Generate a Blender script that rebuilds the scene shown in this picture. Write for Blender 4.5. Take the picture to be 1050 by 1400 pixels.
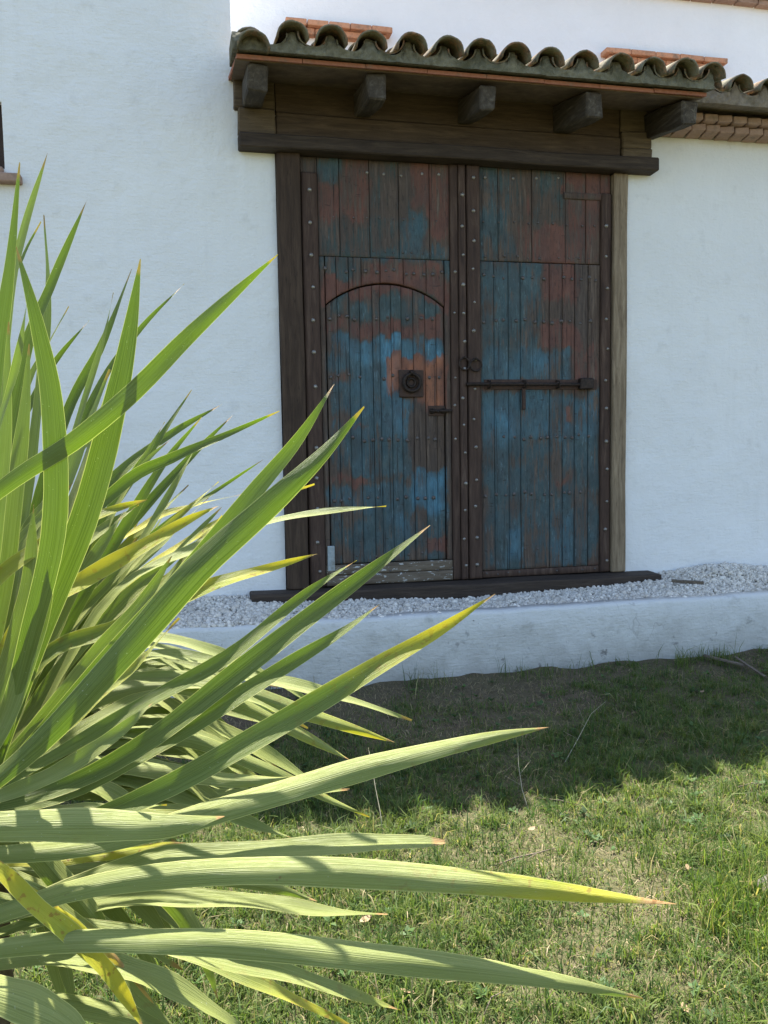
import bpy, bmesh, math, random
import numpy as np
from mathutils import Vector, Matrix, noise as mnoise

rnd = random.Random(7)
nrg = np.random.default_rng(11)
scene = bpy.context.scene
for o in list(bpy.data.objects):
    bpy.data.objects.remove(o)

# ------------------------------------------------------------------ camera
ROT = np.array([[0.97662447, 0.03281337, -0.21243337],
                [-0.21431667, 0.07267651, -0.97405672],
                [-0.01652317, 0.99681563, 0.07801011]])
CAM = np.array([0.0, -5.788, 1.5])
F_PX, CX, CY = 1120.0, 525.0, 700.0
cam_data = bpy.data.cameras.new('camera')
cam_data.sensor_fit = 'VERTICAL'
cam_data.sensor_height = 24.0
cam_data.sensor_width = 18.0
cam_data.lens = 24.0 * F_PX / 1400.0
cam_data.clip_start = 0.02
cam_data.clip_end = 1000.0
cam = bpy.data.objects.new('camera', cam_data)
scene.collection.objects.link(cam)
M4 = Matrix([list(ROT[i]) + [CAM[i]] for i in range(3)] + [[0, 0, 0, 1]])
cam.matrix_world = M4
scene.camera = cam

# ------------------------------------------------------------------ sky, sun, exposure
SUN_DIR = Vector((0.03, 0.48, 1.0)).normalized()          # towards the sun
world = bpy.data.worlds.new('World')
scene.world = world
world.use_nodes = True
wn = world.node_tree
wn.nodes.clear()
sky = wn.nodes.new('ShaderNodeTexSky')
sky.sky_type = 'NISHITA'
sky.sun_disc = False
sky.sun_elevation = math.asin(SUN_DIR.z)
sky.sun_rotation = math.atan2(SUN_DIR.x, SUN_DIR.y)
sky.air_density = 1.0
sky.dust_density = 1.5
sky.ozone_density = 1.0
bg = wn.nodes.new('ShaderNodeBackground')
bg.inputs['Strength'].default_value = 0.105
wo = wn.nodes.new('ShaderNodeOutputWorld')
wn.links.new(sky.outputs['Color'], bg.inputs['Color'])
wn.links.new(bg.outputs['Background'], wo.inputs['Surface'])
sl = bpy.data.lights.new('sun', 'SUN')
sl.energy = 5.0
sl.angle = math.radians(0.55)
sl.color = (1.0, 0.95, 0.87)
so = bpy.data.objects.new('sun', sl)
so.rotation_euler = SUN_DIR.to_track_quat('Z', 'Y').to_euler()
so.location = (0, 0, 30)
scene.collection.objects.link(so)
vs = scene.view_settings
vs.view_transform = 'Standard'
vs.look = 'None'
vs.exposure = 1.93
vs.gamma = 1.0
vs.use_curve_mapping = False
scene.cycles.max_bounces = 7
scene.cycles.diffuse_bounces = 4
scene.cycles.transmission_bounces = 4

# ------------------------------------------------------------------ helpers
def at(px, py, Y):
    """point of the plane y = Y seen at a pixel of the 1050x1400 photograph"""
    d = ROT @ np.array([(px - CX) / F_PX, -(py - CY) / F_PX, -1.0])
    return CAM + d * ((Y - CAM[1]) / d[1])
def on_ground(px, py, Z=0.0):
    d = ROT @ np.array([(px - CX) / F_PX, -(py - CY) / F_PX, -1.0])
    return CAM + d * ((Z - CAM[2]) / d[2])
def deep(px, py, d):
    """point at a distance d (metres) in front of the lens"""
    return CAM + ROT @ np.array([(px - CX) / F_PX * d, -(py - CY) / F_PX * d, -d])
def to_px(p):
    v = ROT.T @ (np.asarray(p, float) - CAM)
    return CX + F_PX * v[0] / -v[2], CY - F_PX * v[1] / -v[2]
def fbm(x, y, z=0.0, o=3):
    return mnoise.fractal(Vector((x, y, z)), 1.0, 2.0, o)

COL = scene.collection
def link(name, me, parent=None, mat=None, smooth=False):
    o = bpy.data.objects.new(name, me)
    COL.objects.link(o)
    if parent is not None:
        o.parent = parent
    if mat is not None and len(me.materials) == 0:
        me.materials.append(mat)
    if smooth and len(me.polygons):
        me.polygons.foreach_set('use_smooth', [True] * len(me.polygons))
    return o
def mesh(name, v, f):
    me = bpy.data.meshes.new(name)
    me.from_pydata([tuple(map(float, p)) for p in v], [], f)
    me.update()
    return me
def mesh_np(name, v, tris):
    """big triangle soups straight from numpy"""
    me = bpy.data.meshes.new(name)
    v = np.asarray(v, np.float32)
    tris = np.asarray(tris, np.int32)
    me.vertices.add(len(v)); me.vertices.foreach_set('co', v.ravel())
    me.loops.add(tris.size); me.loops.foreach_set('vertex_index', tris.ravel())
    me.polygons.add(len(tris))
    me.polygons.foreach_set('loop_start', np.arange(0, tris.size, 3, dtype=np.int32))
    me.polygons.foreach_set('loop_total', np.full(len(tris), 3, np.int32))
    me.update(calc_edges=True)
    return me
def set_color(me, name, cols):
    a = me.color_attributes.new(name, 'FLOAT_COLOR', 'POINT')
    c = np.ones((len(me.vertices), 4), np.float32)
    c[:, :3] = np.asarray(cols, np.float32)
    a.data.foreach_set('color', c.ravel())
def empty(name, loc=(0, 0, 0)):
    o = bpy.data.objects.new(name, None)
    COL.objects.link(o)
    o.location = loc
    o.empty_display_size = 0.1
    return o
def tag(o, label=None, cat=None, group=None, kind=None):
    if label: o['label'] = label
    if cat: o['category'] = cat
    if group: o['group'] = group
    if kind: o['kind'] = kind
    return o
def box_mesh(name, x0, x1, y0, y1, z0, z1, bev=0.004, jit=0.0, seg=1, sub=0):
    bm = bmesh.new()
    bmesh.ops.create_cube(bm, size=1.0)
    for v in bm.verts:
        v.co = Vector(((x0 + x1) / 2 + v.co.x * (x1 - x0), (y0 + y1) / 2 + v.co.y * (y1 - y0), (z0 + z1) / 2 + v.co.z * (z1 - z0)))
        if jit:
            v.co += Vector((rnd.uniform(-jit, jit), rnd.uniform(-jit, jit), rnd.uniform(-jit, jit)))
    if sub:
        L = [(x1 - x0, 0), (y1 - y0, 1), (z1 - z0, 2)]
        ax = max(L)[1]
        es = [e for e in bm.edges if abs((e.verts[0].co - e.verts[1].co)[ax]) > 0.5 * L[ax][0]]
        bmesh.ops.subdivide_edges(bm, edges=es, cuts=sub, use_grid_fill=True)
    if bev:
        es = [e for e in bm.edges if e.calc_face_angle(0) > 0.6]
        bmesh.ops.bevel(bm, geom=es, offset=bev, segments=seg, affect='EDGES', profile=0.6)
    if sub:
        for v in bm.verts:
            q = v.co * 2.3
            v.co += Vector((fbm(q.x, q.y, q.z), fbm(q.x + 9, q.y, q.z), fbm(q.x, q.y + 7, q.z))) * jit * 1.6
    me = bpy.data.meshes.new(name)
    bm.to_mesh(me); bm.free()
    return me
def tube(pts, rad, n=8, cap=True):
    """verts, faces of a tube along pts; rad number or list"""
    pts = [Vector(p) for p in pts]
    V, Fc = [], []
    up = Vector((0.13, 0.21, 0.97))
    for i, p in enumerate(pts):
        t = (pts[min(i + 1, len(pts) - 1)] - pts[max(i - 1, 0)]).normalized()
        a = t.cross(up)
        if a.length < 1e-3: a = t.cross(Vector((1, 0, 0)))
        a.normalize(); b = t.cross(a)
        r = rad[i] if isinstance(rad, (list, tuple)) else rad
        for k in range(n):
            an = 2 * math.pi * k / n
            V.append(p + a * (r * math.cos(an)) + b * (r * math.sin(an)))
    for i in range(len(pts) - 1):
        for k in range(n):
            Fc.append((i * n + k, i * n + (k + 1) % n, (i + 1) * n + (k + 1) % n, (i + 1) * n + k))
    if cap:
        Fc.append(tuple(range(n))[::-1]); Fc.append(tuple((len(pts) - 1) * n + k for k in range(n)))
    return V, Fc
def torus(c, R, r, normal='y', n=22, m=8, sx=1.0, sz=1.0):
    V, Fc = [], []
    for i in range(n):
        a = 2 * math.pi * i / n
        for j in range(m):
            b = 2 * math.pi * j / m
            rr = R + r * math.cos(b)
            V.append((c[0] + rr * math.cos(a) * sx, c[1] + r * math.sin(b), c[2] + rr * math.sin(a) * sz))
    for i in range(n):
        for j in range(m):
            Fc.append((i * m + j, ((i + 1) % n) * m + j, ((i + 1) % n) * m + (j + 1) % m, i * m + (j + 1) % m))
    return V, Fc
def join(parts):
    V, Fc = [], []
    for v, f in parts:
        o = len(V)
        V += list(v); Fc += [tuple(i + o for i in q) for q in f]
    return V, Fc

# ------------------------------------------------------------------ materials
class NT:
    def __init__(s, name):
        s.m = bpy.data.materials.new(name); s.m.use_nodes = True
        s.t = s.m.node_tree; s.t.nodes.clear()
        s.out = s.n('ShaderNodeOutputMaterial')
    def n(s, typ, **kw):
        nd = s.t.nodes.new(typ)
        for k, v in kw.items():
            if k.startswith('i_'):
                key = k[2:]
                nd.inputs[int(key) if key.isdigit() else key.replace('_', ' ')].default_value = v
            else:
                setattr(nd, k, v)
        return nd
    def l(s, a, b): s.t.links.new(a, b)
    def coord(s, kind='Object', scale=(1, 1, 1)):
        if kind == 'World':
            src = s.n('ShaderNodeNewGeometry').outputs['Position']
        else:
            src = s.n('ShaderNodeTexCoord').outputs[kind]
        mp = s.n('ShaderNodeMapping'); mp.inputs['Scale'].default_value = scale
        s.l(src, mp.inputs['Vector'])
        return mp.outputs['Vector']
    def noise(s, vec, scale, detail=4, rough=0.55, dist=0.0):
        nd = s.n('ShaderNodeTexNoise')
        nd.inputs['Scale'].default_value = scale; nd.inputs['Detail'].default_value = detail
        nd.inputs['Roughness'].default_value = rough; nd.inputs['Distortion'].default_value = dist
        s.l(vec, nd.inputs['Vector'])
        return nd.outputs['Fac']
    def ramp(s, fac, *stops):
        r = s.n('ShaderNodeValToRGB')
        while len(r.color_ramp.elements) < len(stops): r.color_ramp.elements.new(0.5)
        for e, (p, c) in zip(r.color_ramp.elements, stops):
            e.position = p; e.color = (c, c, c, 1) if isinstance(c, (int, float)) else (*c, 1)
        s.l(fac, r.inputs['Fac'])
        return r.outputs['Color']
    def mix(s, fac, a, b, mode='MIX'):
        m = s.n('ShaderNodeMix', data_type='RGBA', blend_type=mode)
        for sock, v in ((m.inputs[0], fac), (m.inputs[6], a), (m.inputs[7], b)):
            if hasattr(v, 'is_linked'): s.l(v, sock)
            elif isinstance(v, (int, float)): sock.default_value = v if sock.type == 'VALUE' else (v, v, v, 1)
            else: sock.default_value = (*v, 1)
        return m.outputs[2]
    def math(s, op, a, b=None, clamp=False):
        m = s.n('ShaderNodeMath', operation=op, use_clamp=clamp)
        for i, v in enumerate((a, b)):
            if v is None: continue
            if hasattr(v, 'is_linked'): s.l(v, m.inputs[i])
            else: m.inputs[i].default_value = v
        return m.outputs[0]
    def attr(s, name):
        a = s.n('ShaderNodeAttribute', attribute_name=name)
        sp = s.n('ShaderNodeSeparateColor')
        s.l(a.outputs['Color'], sp.inputs[0])
        return a.outputs['Color'], sp.outputs
    def rand(s): return s.n('ShaderNodeObjectInfo').outputs['Random']
    def bump(s, h, strength=0.3, dist=0.01, prev=None):
        b = s.n('ShaderNodeBump'); b.inputs['Strength'].default_value = strength; b.inputs['Distance'].default_value = dist
        s.l(h, b.inputs['Height'])
        if prev is not None: s.l(prev, b.inputs['Normal'])
        return b.outputs['Normal']
    def principled(s, col, rough=0.8, normal=None, metal=0.0, spec=0.3):
        p = s.n('ShaderNodeBsdfPrincipled')
        if hasattr(col, 'is_linked'): s.l(col, p.inputs['Base Color'])
        else: p.inputs['Base Color'].default_value = (*col, 1)
        if hasattr(rough, 'is_linked'): s.l(rough, p.inputs['Roughness'])
        else: p.inputs['Roughness'].default_value = rough
        p.inputs['Metallic'].default_value = metal
        p.inputs['Specular IOR Level'].default_value = spec
        if normal is not None: s.l(normal, p.inputs['Normal'])
        s.l(p.outputs[0], s.out.inputs['Surface'])
        return p

def m_plaster(name, base, dirt=0.35, stain=(0.42, 0.40, 0.36), lowstain=None, relief=0.95, crack=0.0):
    t = NT(name); c = t.coord('World')
    big = t.noise(c, 1.3, 4, 0.6); mid = t.noise(c, 7, 4, 0.65); fine = t.noise(c, 60, 2, 0.6); brush = t.noise(t.coord('World', (5, 5, 30)), 2.0, 2, 0.6)
    col = t.mix(t.ramp(big, (0.35, 0.0), (0.75, 0.55)), base, tuple(x * 0.87 for x in base))
    col = t.mix(t.math('MULTIPLY', t.ramp(mid, (0.58, 0.0), (0.78, 1.0)), dirt), col, stain)
    sp = t.noise(c, 26, 3, 0.5)
    col = t.mix(t.math('MULTIPLY', t.ramp(sp, (0.74, 0.0), (0.80, 1.0)), dirt * 1.3), col, (0.22, 0.20, 0.17))
    if lowstain is not None:
        sz = t.n('ShaderNodeSeparateXYZ'); t.l(t.n('ShaderNodeNewGeometry').outputs['Position'], sz.inputs[0])
        hgt = t.math('SUBTRACT', 1.0, t.math('DIVIDE', sz.outputs['Z'], lowstain, True), True)
        drp = t.noise(t.coord('World', (3, 3, 4)), 1.6, 5, 0.7)
        msk = t.math('MULTIPLY', t.ramp(t.math('ADD', t.math('MULTIPLY', hgt, 0.55), t.math('MULTIPLY', drp, 0.7)), (0.52, 0.0), (0.95, 1.0)), 0.75)
        col = t.mix(msk, col, (0.36, 0.34, 0.30))
        blot = t.math('MULTIPLY', t.ramp(t.noise(c, 11, 5, 0.7), (0.62, 0.0), (0.70, 1.0)), t.math('MULTIPLY', hgt, 0.9))
        col = t.mix(blot, col, (0.12, 0.11, 0.10))
    drip = t.math('MULTIPLY', t.ramp(t.noise(t.coord('World', (7, 7, 0.55)), 1.5, 3, 0.6), (0.56, 0.0), (0.78, 1.0)), dirt * 0.3)
    col = t.mix(drip, col, stain)
    ln = t.math('ABSOLUTE', t.math('SUBTRACT', t.noise(c, 1.7, 4, 0.55, 0.3), 0.5))
    crk = t.math('MULTIPLY', t.ramp(ln, (0.0, 1.0), (0.0035, 0.0)), t.ramp(t.noise(c, 0.9, 2, 0.5), (0.56, 0.0), (0.66, crack)))
    col = t.mix(crk, col, (0.30, 0.28, 0.25))
    h = t.math('ADD', t.math('MULTIPLY', big, 0.6), t.math('ADD', t.math('MULTIPLY', mid, 0.42), t.math('ADD', t.math('MULTIPLY', fine, 0.06), t.math('MULTIPLY', brush, 0.10))))
    t.principled(col, 0.92, t.bump(h, relief, 0.03), spec=0.15)
    return t.m

def m_wood(name, cols, axis='z', rough=0.8, streak=0.5, spec=0.25, flecks=None):
    """cols: dark, mid, light; grain runs along axis"""
    t = NT(name)
    sc = {'x': (2.0, 22, 22), 'y': (22, 2.0, 22), 'z': (22, 22, 2.0)}[axis]
    r = t.rand()
    add = t.n('ShaderNodeVectorMath', operation='ADD')
    t.l(t.coord('World'), add.inputs[0])
    cmb = t.n('ShaderNodeCombineXYZ'); t.l(t.math('MULTIPLY', r, 31.0), cmb.inputs[0]); t.l(t.math('MULTIPLY', r, 17.0), cmb.inputs[2])
    t.l(cmb.outputs[0], add.inputs[1])
    mp = t.n('ShaderNodeMapping'); mp.inputs['Scale'].default_value = sc
    t.l(add.outputs[0], mp.inputs['Vector'])
    g = t.noise(mp.outputs[0], 1.6, 7, 0.65, 0.6); g2 = t.noise(mp.outputs[0], 6.0, 4, 0.6)
    bigc = t.noise(add.outputs[0], 3.0, 4, 0.6)
    col = t.ramp(g, (0.30, cols[0]), (0.52, cols[1]), (0.74, cols[2]))
    col = t.mix(t.math('MULTIPLY', t.ramp(bigc, (0.35, 0.0), (0.75, 1.0)), streak), col, cols[0])
    col = t.mix(t.ramp(g2, (0.28, 0.75), (0.40, 0.0)), col, tuple(x * 0.35 for x in cols[0]))
    col = t.mix(t.math('MULTIPLY', r, 0.35), col, tuple(x * 0.8 for x in cols[1]))
    if flecks is not None:
        fl = t.noise(t.coord('World', (8, 8, 22)), 3.2, 5, 0.6)
        col = t.mix(t.ramp(fl, (0.60, 0.0), (0.64, 1.0)), col, flecks)
    h = t.math('ADD', t.math('MULTIPLY', g, 0.7), t.math('MULTIPLY', g2, 0.3))
    t.principled(col, rough, t.bump(h, 0.7, 0.012), spec=spec)
    return t.m

def m_paint_door(name):
    """weathered planks; colour attribute 'paint' = R blue paint, G red paint, B brightness of the blue"""
    t = NT(name)
    _, ch = t.attr('paint')
    r = t.rand()
    add = t.n('ShaderNodeVectorMath', operation='ADD'); t.l(t.coord('World'), add.inputs[0])
    cmb = t.n('ShaderNodeCombineXYZ'); t.l(t.math('MULTIPLY', r, 23.0), cmb.inputs[0]); t.l(t.math('MULTIPLY', r, 11.0), cmb.inputs[2]); t.l(cmb.outputs[0], add.inputs[1])
    def mp(scale):
        m = t.n('ShaderNodeMapping'); m.inputs['Scale'].default_value = scale; t.l(add.outputs[0], m.inputs['Vector']); return m.outputs[0]
    g = t.noise(mp((34, 34, 2.2)), 1.5, 7, 0.7, 0.5)
    g2 = t.noise(mp((70, 70, 5)), 2.0, 4, 0.65)
    blot = t.noise(mp((7, 7, 4)), 2.2, 6, 0.7)
    chip = t.math('ADD', t.math('MULTIPLY', g, 0.62), t.math('ADD', t.math('MULTIPLY', blot, 0.25), t.math('MULTIPLY', g2, 0.25)))  # mean about .55
    wood = t.ramp(g, (0.30, (0.045, 0.030, 0.022)), (0.55, (0.105, 0.073, 0.052)), (0.78, (0.20, 0.15, 0.11)))
    wood = t.mix(t.math('MULTIPLY', r, 0.4), wood, (0.07, 0.058, 0.05))
    blue_d = t.mix(t.ramp(blot, (0.35, 0.0), (0.7, 1.0)), (0.036, 0.055, 0.052), (0.076, 0.106, 0.098))
    blue_b = t.mix(t.ramp(g2, (0.35, 0.0), (0.7, 1.0)), (0.052, 0.145, 0.200), (0.115, 0.275, 0.36))
    blue = t.mix(ch[2], blue_d, blue_b)
    red = t.mix(t.ramp(blot, (0.35, 0.0), (0.7, 1.0)), (0.115, 0.050, 0.038), (0.185, 0.080, 0.055))
    red = t.mix(t.math('MULTIPLY', ch[2], ch[1], True), red, (0.38, 0.145, 0.070))
    def cover(amount, hard=9.0):
        # amount 0..1 against chip noise
        d = t.math('SUBTRACT', t.math('ADD', t.math('MULTIPLY', amount, 0.58), 0.295), chip)
        return t.math('ADD', t.math('MULTIPLY', d, hard), 0.5, True)
    cb = cover(ch[0]); cr = cover(ch[1])
    col = t.mix(t.math('MULTIPLY', cb, 0.92), wood, blue)
    col = t.mix(t.math('MULTIPLY', cr, 0.85), col, red)
    # open cracks and grime between fibres
    crack = t.ramp(t.noise(mp((46, 46, 0.9)), 1.2, 3, 0.5, 0.4), (0.29, 1.0), (0.36, 0.0))
    col = t.mix(t.math('MULTIPLY', crack, 0.8), col, (0.018, 0.014, 0.012))
    col = t.mix(t.math('MULTIPLY', t.ramp(t.noise(mp((5, 5, 3)), 1.3, 5, 0.6), (0.45, 0.0), (0.75, 0.6)), 1.0), col, (0.055, 0.046, 0.042))
    spk = t.noise(mp((44, 44, 9)), 1.6, 4, 0.75)
    col = t.mix(t.ramp(spk, (0.30, 0.65), (0.46, 0.0)), col, (0.022, 0.018, 0.016))
    fl = t.math('MULTIPLY', t.ramp(t.noise(mp((75, 75, 9)), 1.2, 3, 0.7), (0.60, 0.0), (0.68, 1.0)), t.math('MULTIPLY', cb, t.ramp(blot, (0.42, 0.0), (0.62, 0.75))))
    col = t.mix(fl, col, (0.17, 0.26, 0.29))
    scuff = t.math('MULTIPLY', t.ramp(t.noise(mp((9, 9, 40)), 1.3, 3, 0.6), (0.62, 0.0), (0.70, 0.8)), t.ramp(t.noise(mp((3, 3, 3)), 1.0, 2, 0.5), (0.45, 0.0), (0.6, 1.0)))
    col = t.mix(scuff, col, (0.030, 0.024, 0.020))
    h = t.math('ADD', t.math('ADD', t.math('MULTIPLY', g, 0.5), t.math('MULTIPLY', cb, 0.14)), t.math('SUBTRACT', t.math('MULTIPLY', g2, 0.25), t.math('MULTIPLY', crack, 0.5)))
    t.principled(col, t.ramp(g, (0.3, 0.85), (0.7, 0.62)), t.bump(h, 0.65, 0.010), spec=0.25)
    return t.m

def m_rough(name, c0, c1, scale=30, rough=0.85, metal=0.0, bump=0.4, extra=None, spec=0.3, bd=0.006):
    t = NT(name); c = t.coord('World')
    n1 = t.noise(c, scale, 6, 0.65); n2 = t.noise(c, scale * 0.2, 5, 0.6)
    col = t.mix(t.ramp(n1, (0.32, 0.0), (0.70, 1.0)), c0, c1)
    if extra is not None:
        col = t.mix(t.ramp(n2, (0.48, 0.0), (0.66, 0.8)), col, extra)
    col = t.mix(t.math('MULTIPLY', t.rand(), 0.35), col, tuple(x * 0.6 for x in c0))
    t.principled(col, rough, t.bump(t.math('ADD', n1, t.math('MULTIPLY', n2, 0.5)), bump, bd), metal, spec)
    return t.m

def m_tile(name):
    t = NT(name); c = t.coord('World')
    r = t.rand()
    n1 = t.noise(c, 34, 6, 0.7); n2 = t.noise(c, 9, 5, 0.6); n3 = t.noise(c, 90, 3, 0.5)
    clay = t.mix(r, (0.26, 0.13, 0.075), (0.34, 0.21, 0.13))
    lich = t.mix(t.ramp(n2, (0.35, 0.0), (0.7, 1.0)), (0.075, 0.074, 0.042), (0.21, 0.20, 0.14))
    col = t.mix(t.ramp(t.math('ADD', t.math('MULTIPLY', n1, 0.6), t.math('MULTIPLY', n2, 0.4)), (0.36, 0.0), (0.52, 0.95)), clay, lich)
    col = t.mix(t.math('MULTIPLY', t.ramp(n3, (0.62, 0.0), (0.70, 1.0)), 0.5), col, (0.30, 0.29, 0.22))
    col = t.mix(t.ramp(t.noise(c, 20, 4, 0.6), (0.60, 0.0), (0.68, 0.8)), col, (0.035, 0.035, 0.025))
    t.principled(col, 0.92, t.bump(t.math('ADD', n1, t.math('MULTIPLY', n3, 0.4)), 0.6, 0.008), spec=0.15)
    return t.m

def m_brick(name, base=(0.40, 0.17, 0.09)):
    t = NT(name); c = t.coord('World')
    r = t.rand(); n1 = t.noise(c, 40, 5, 0.65); n2 = t.noise(c, 12, 4, 0.6)
    col = t.mix(r, base, tuple(x * y for x, y in zip(base, (0.75, 0.72, 0.7))))
    col = t.mix(t.ramp(n1, (0.3, 0.0), (0.75, 0.5)), col, tuple(min(1, x * 1.35 + 0.04) for x in base))
    col = t.mix(t.ramp(n2, (0.55, 0.0), (0.70, 0.7)), col, (0.20, 0.15, 0.11))
    t.principled(col, 0.9, t.bump(n1, 0.5, 0.006), spec=0.15)
    return t.m

def m_leaf(name, ca, cb, cv, tmul):
    """leaf blade; 'leaf' attribute: R across (0 edge .. 1 midrib), G yellowing, B dead tip"""
    t = NT(name)
    _, ch = t.attr('leaf')
    r = t.rand()
    uv = t.n('ShaderNodeUVMap').outputs[0]
    mp = t.n('ShaderNodeMapping'); mp.inputs['Scale'].default_value = (30, 0.9, 1); t.l(uv, mp.inputs['Vector'])
    cmb = t.n('ShaderNodeCombineXYZ'); t.l(t.math('MULTIPLY', r, 50.0), cmb.inputs[0]); t.l(cmb.outputs[0], mp.inputs['Location'])
    vein = t.noise(mp.outputs[0], 1.0, 4, 0.6)
    c = t.coord('World')
    bl = t.noise(c, 14, 4, 0.6)
    g = t.mix(r, ca, cb)
    g = t.mix(t.ramp(vein, (0.40, 0.0), (0.66, 0.85)), g, cv)
    g = t.mix(t.ramp(vein, (0.30, 0.45), (0.46, 0.0)), g, tuple(x * 0.55 for x in ca))
    yel = t.mix(t.ramp(bl, (0.4, 0.0), (0.65, 1.0)), (0.40, 0.37, 0.030), (0.24, 0.29, 0.030))
    ya = t.math('ADD', t.math('MULTIPLY', t.math('SUBTRACT', t.math('ADD', ch[1], t.math('MULTIPLY', bl, 0.5)), 0.55), 3.0), 0.0, True)
    g = t.mix(ya, g, yel)
    edge = t.math('SUBTRACT', 1.0, t.math('MULTIPLY', ch[0], 16.0), True)
    g = t.mix(t.math('MULTIPLY', edge, 0.85), g, (0.55, 0.54, 0.20))
    da = t.math('MULTIPLY', t.math('SUBTRACT', t.math('ADD', ch[2], t.math('MULTIPLY', bl, 0.4)), 0.6), 5.0, True)
    g = t.mix(da, g, (0.38, 0.23, 0.09))
    sp = t.ramp(t.noise(c, 75, 2, 0.5), (0.61, 0.0), (0.65, 1.0))
    g = t.mix(t.math('MULTIPLY', sp, t.math('MULTIPLY', ch[1], 0.8)), g, (0.20, 0.08, 0.02))
    sp2 = t.ramp(t.noise(c, 32, 3, 0.6), (0.735, 0.0), (0.765, 1.0))
    g = t.mix(t.math('MULTIPLY', sp2, 0.7), g, (0.17, 0.11, 0.045))
    dust = t.ramp(t.noise(c, 260, 2, 0.5), (0.72, 0.0), (0.76, 1.0))
    g = t.mix(t.math('MULTIPLY', dust, 0.5), g, (0.45, 0.46, 0.36))
    p = t.n('ShaderNodeBsdfPrincipled'); t.l(g, p.inputs['Base Color'])
    p.inputs['Roughness'].default_value = 0.46; p.inputs['Specular IOR Level'].default_value = 0.35
    nb = t.bump(vein, 0.55, 0.004); t.l(nb, p.inputs['Normal'])
    tr = t.n('ShaderNodeBsdfTranslucent')
    tc = t.mix(t.math('MULTIPLY', edge, 0.8), t.mix(ya, t.mix(1.0, g, tmul, 'MULTIPLY'), (0.62, 0.54, 0.025)), (0.75, 0.80, 0.22)); t.l(tc, tr.inputs['Color'])
    ms = t.n('ShaderNodeMixShader'); ms.inputs[0].default_value = 0.30
    t.l(p.outputs[0], ms.inputs[1]); t.l(tr.outputs[0], ms.inputs[2])
    t.l(ms.outputs[0], t.out.inputs['Surface'])
    return t.m

def m_blade(name, trans=0.35):
    t = NT(name)
    col, _ = t.attr('tint')
    p = t.n('ShaderNodeBsdfPrincipled'); t.l(col, p.inputs['Base Color']); p.inputs['Roughness'].default_value = 0.6; p.inputs['Specular IOR Level'].default_value = 0.25
    tr = t.n('ShaderNodeBsdfTranslucent'); tc = t.mix(1.0, col, (1.5, 1.6, 0.9), 'MULTIPLY'); t.l(tc, tr.inputs['Color'])
    ms = t.n('ShaderNodeMixShader'); ms.inputs[0].default_value = trans
    t.l(p.outputs[0], ms.inputs[1]); t.l(tr.outputs[0], ms.inputs[2]); t.l(ms.outputs[0], t.out.inputs['Surface'])
    return t.m

def m_tint(name, rough=0.85, bump=0.0):
    t = NT(name); col, _ = t.attr('tint')
    n1 = t.noise(t.coord('World'), 160, 4, 0.6)
    col = t.mix(t.ramp(n1, (0.35, 0.25), (0.6, 0.0)), col, (0.30, 0.29, 0.27))
    t.principled(col, rough, t.bump(n1, 0.4, 0.003), spec=0.25)
    return t.m

def m_soil(name):
    t = NT(name); c = t.coord('World')
    n1 = t.noise(c, 2.0, 6, 0.65); n2 = t.noise(c, 28, 6, 0.7); n3 = t.noise(c, 120, 4, 0.6)
    col = t.mix(t.ramp(n2, (0.3, 0.0), (0.7, 1.0)), (0.076, 0.059, 0.037), (0.155, 0.122, 0.078))
    col = t.mix(t.ramp(n1, (0.42, 0.0), (0.62, 0.55)), col, (0.10, 0.095, 0.045))
    col = t.mix(t.ramp(n3, (0.6, 0.0), (0.72, 0.6)), col, (0.26, 0.21, 0.14))
    sy = t.n('ShaderNodeSeparateXYZ'); t.l(t.n('ShaderNodeNewGeometry').outputs['Position'], sy.inputs[0])
    turf = t.math('MULTIPLY', t.math('ADD', t.math('MULTIPLY', sy.outputs['Y'], -1.0), t.math('ADD', t.math('MULTIPLY', n1, 1.2), -2.2)), 2.0, True)   # moss and thatch under the lawn
    col = t.mix(t.math('MULTIPLY', turf, 0.75), col, t.mix(t.ramp(n2, (0.3, 0.0), (0.7, 1.0)), (0.045, 0.050, 0.022), (0.125, 0.120, 0.060)))
    t.principled(col, 0.95, t.bump(t.math('ADD', n2, t.math('MULTIPLY', n3, 0.5)), 0.8, 0.02), spec=0.1)
    return t.m

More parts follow.
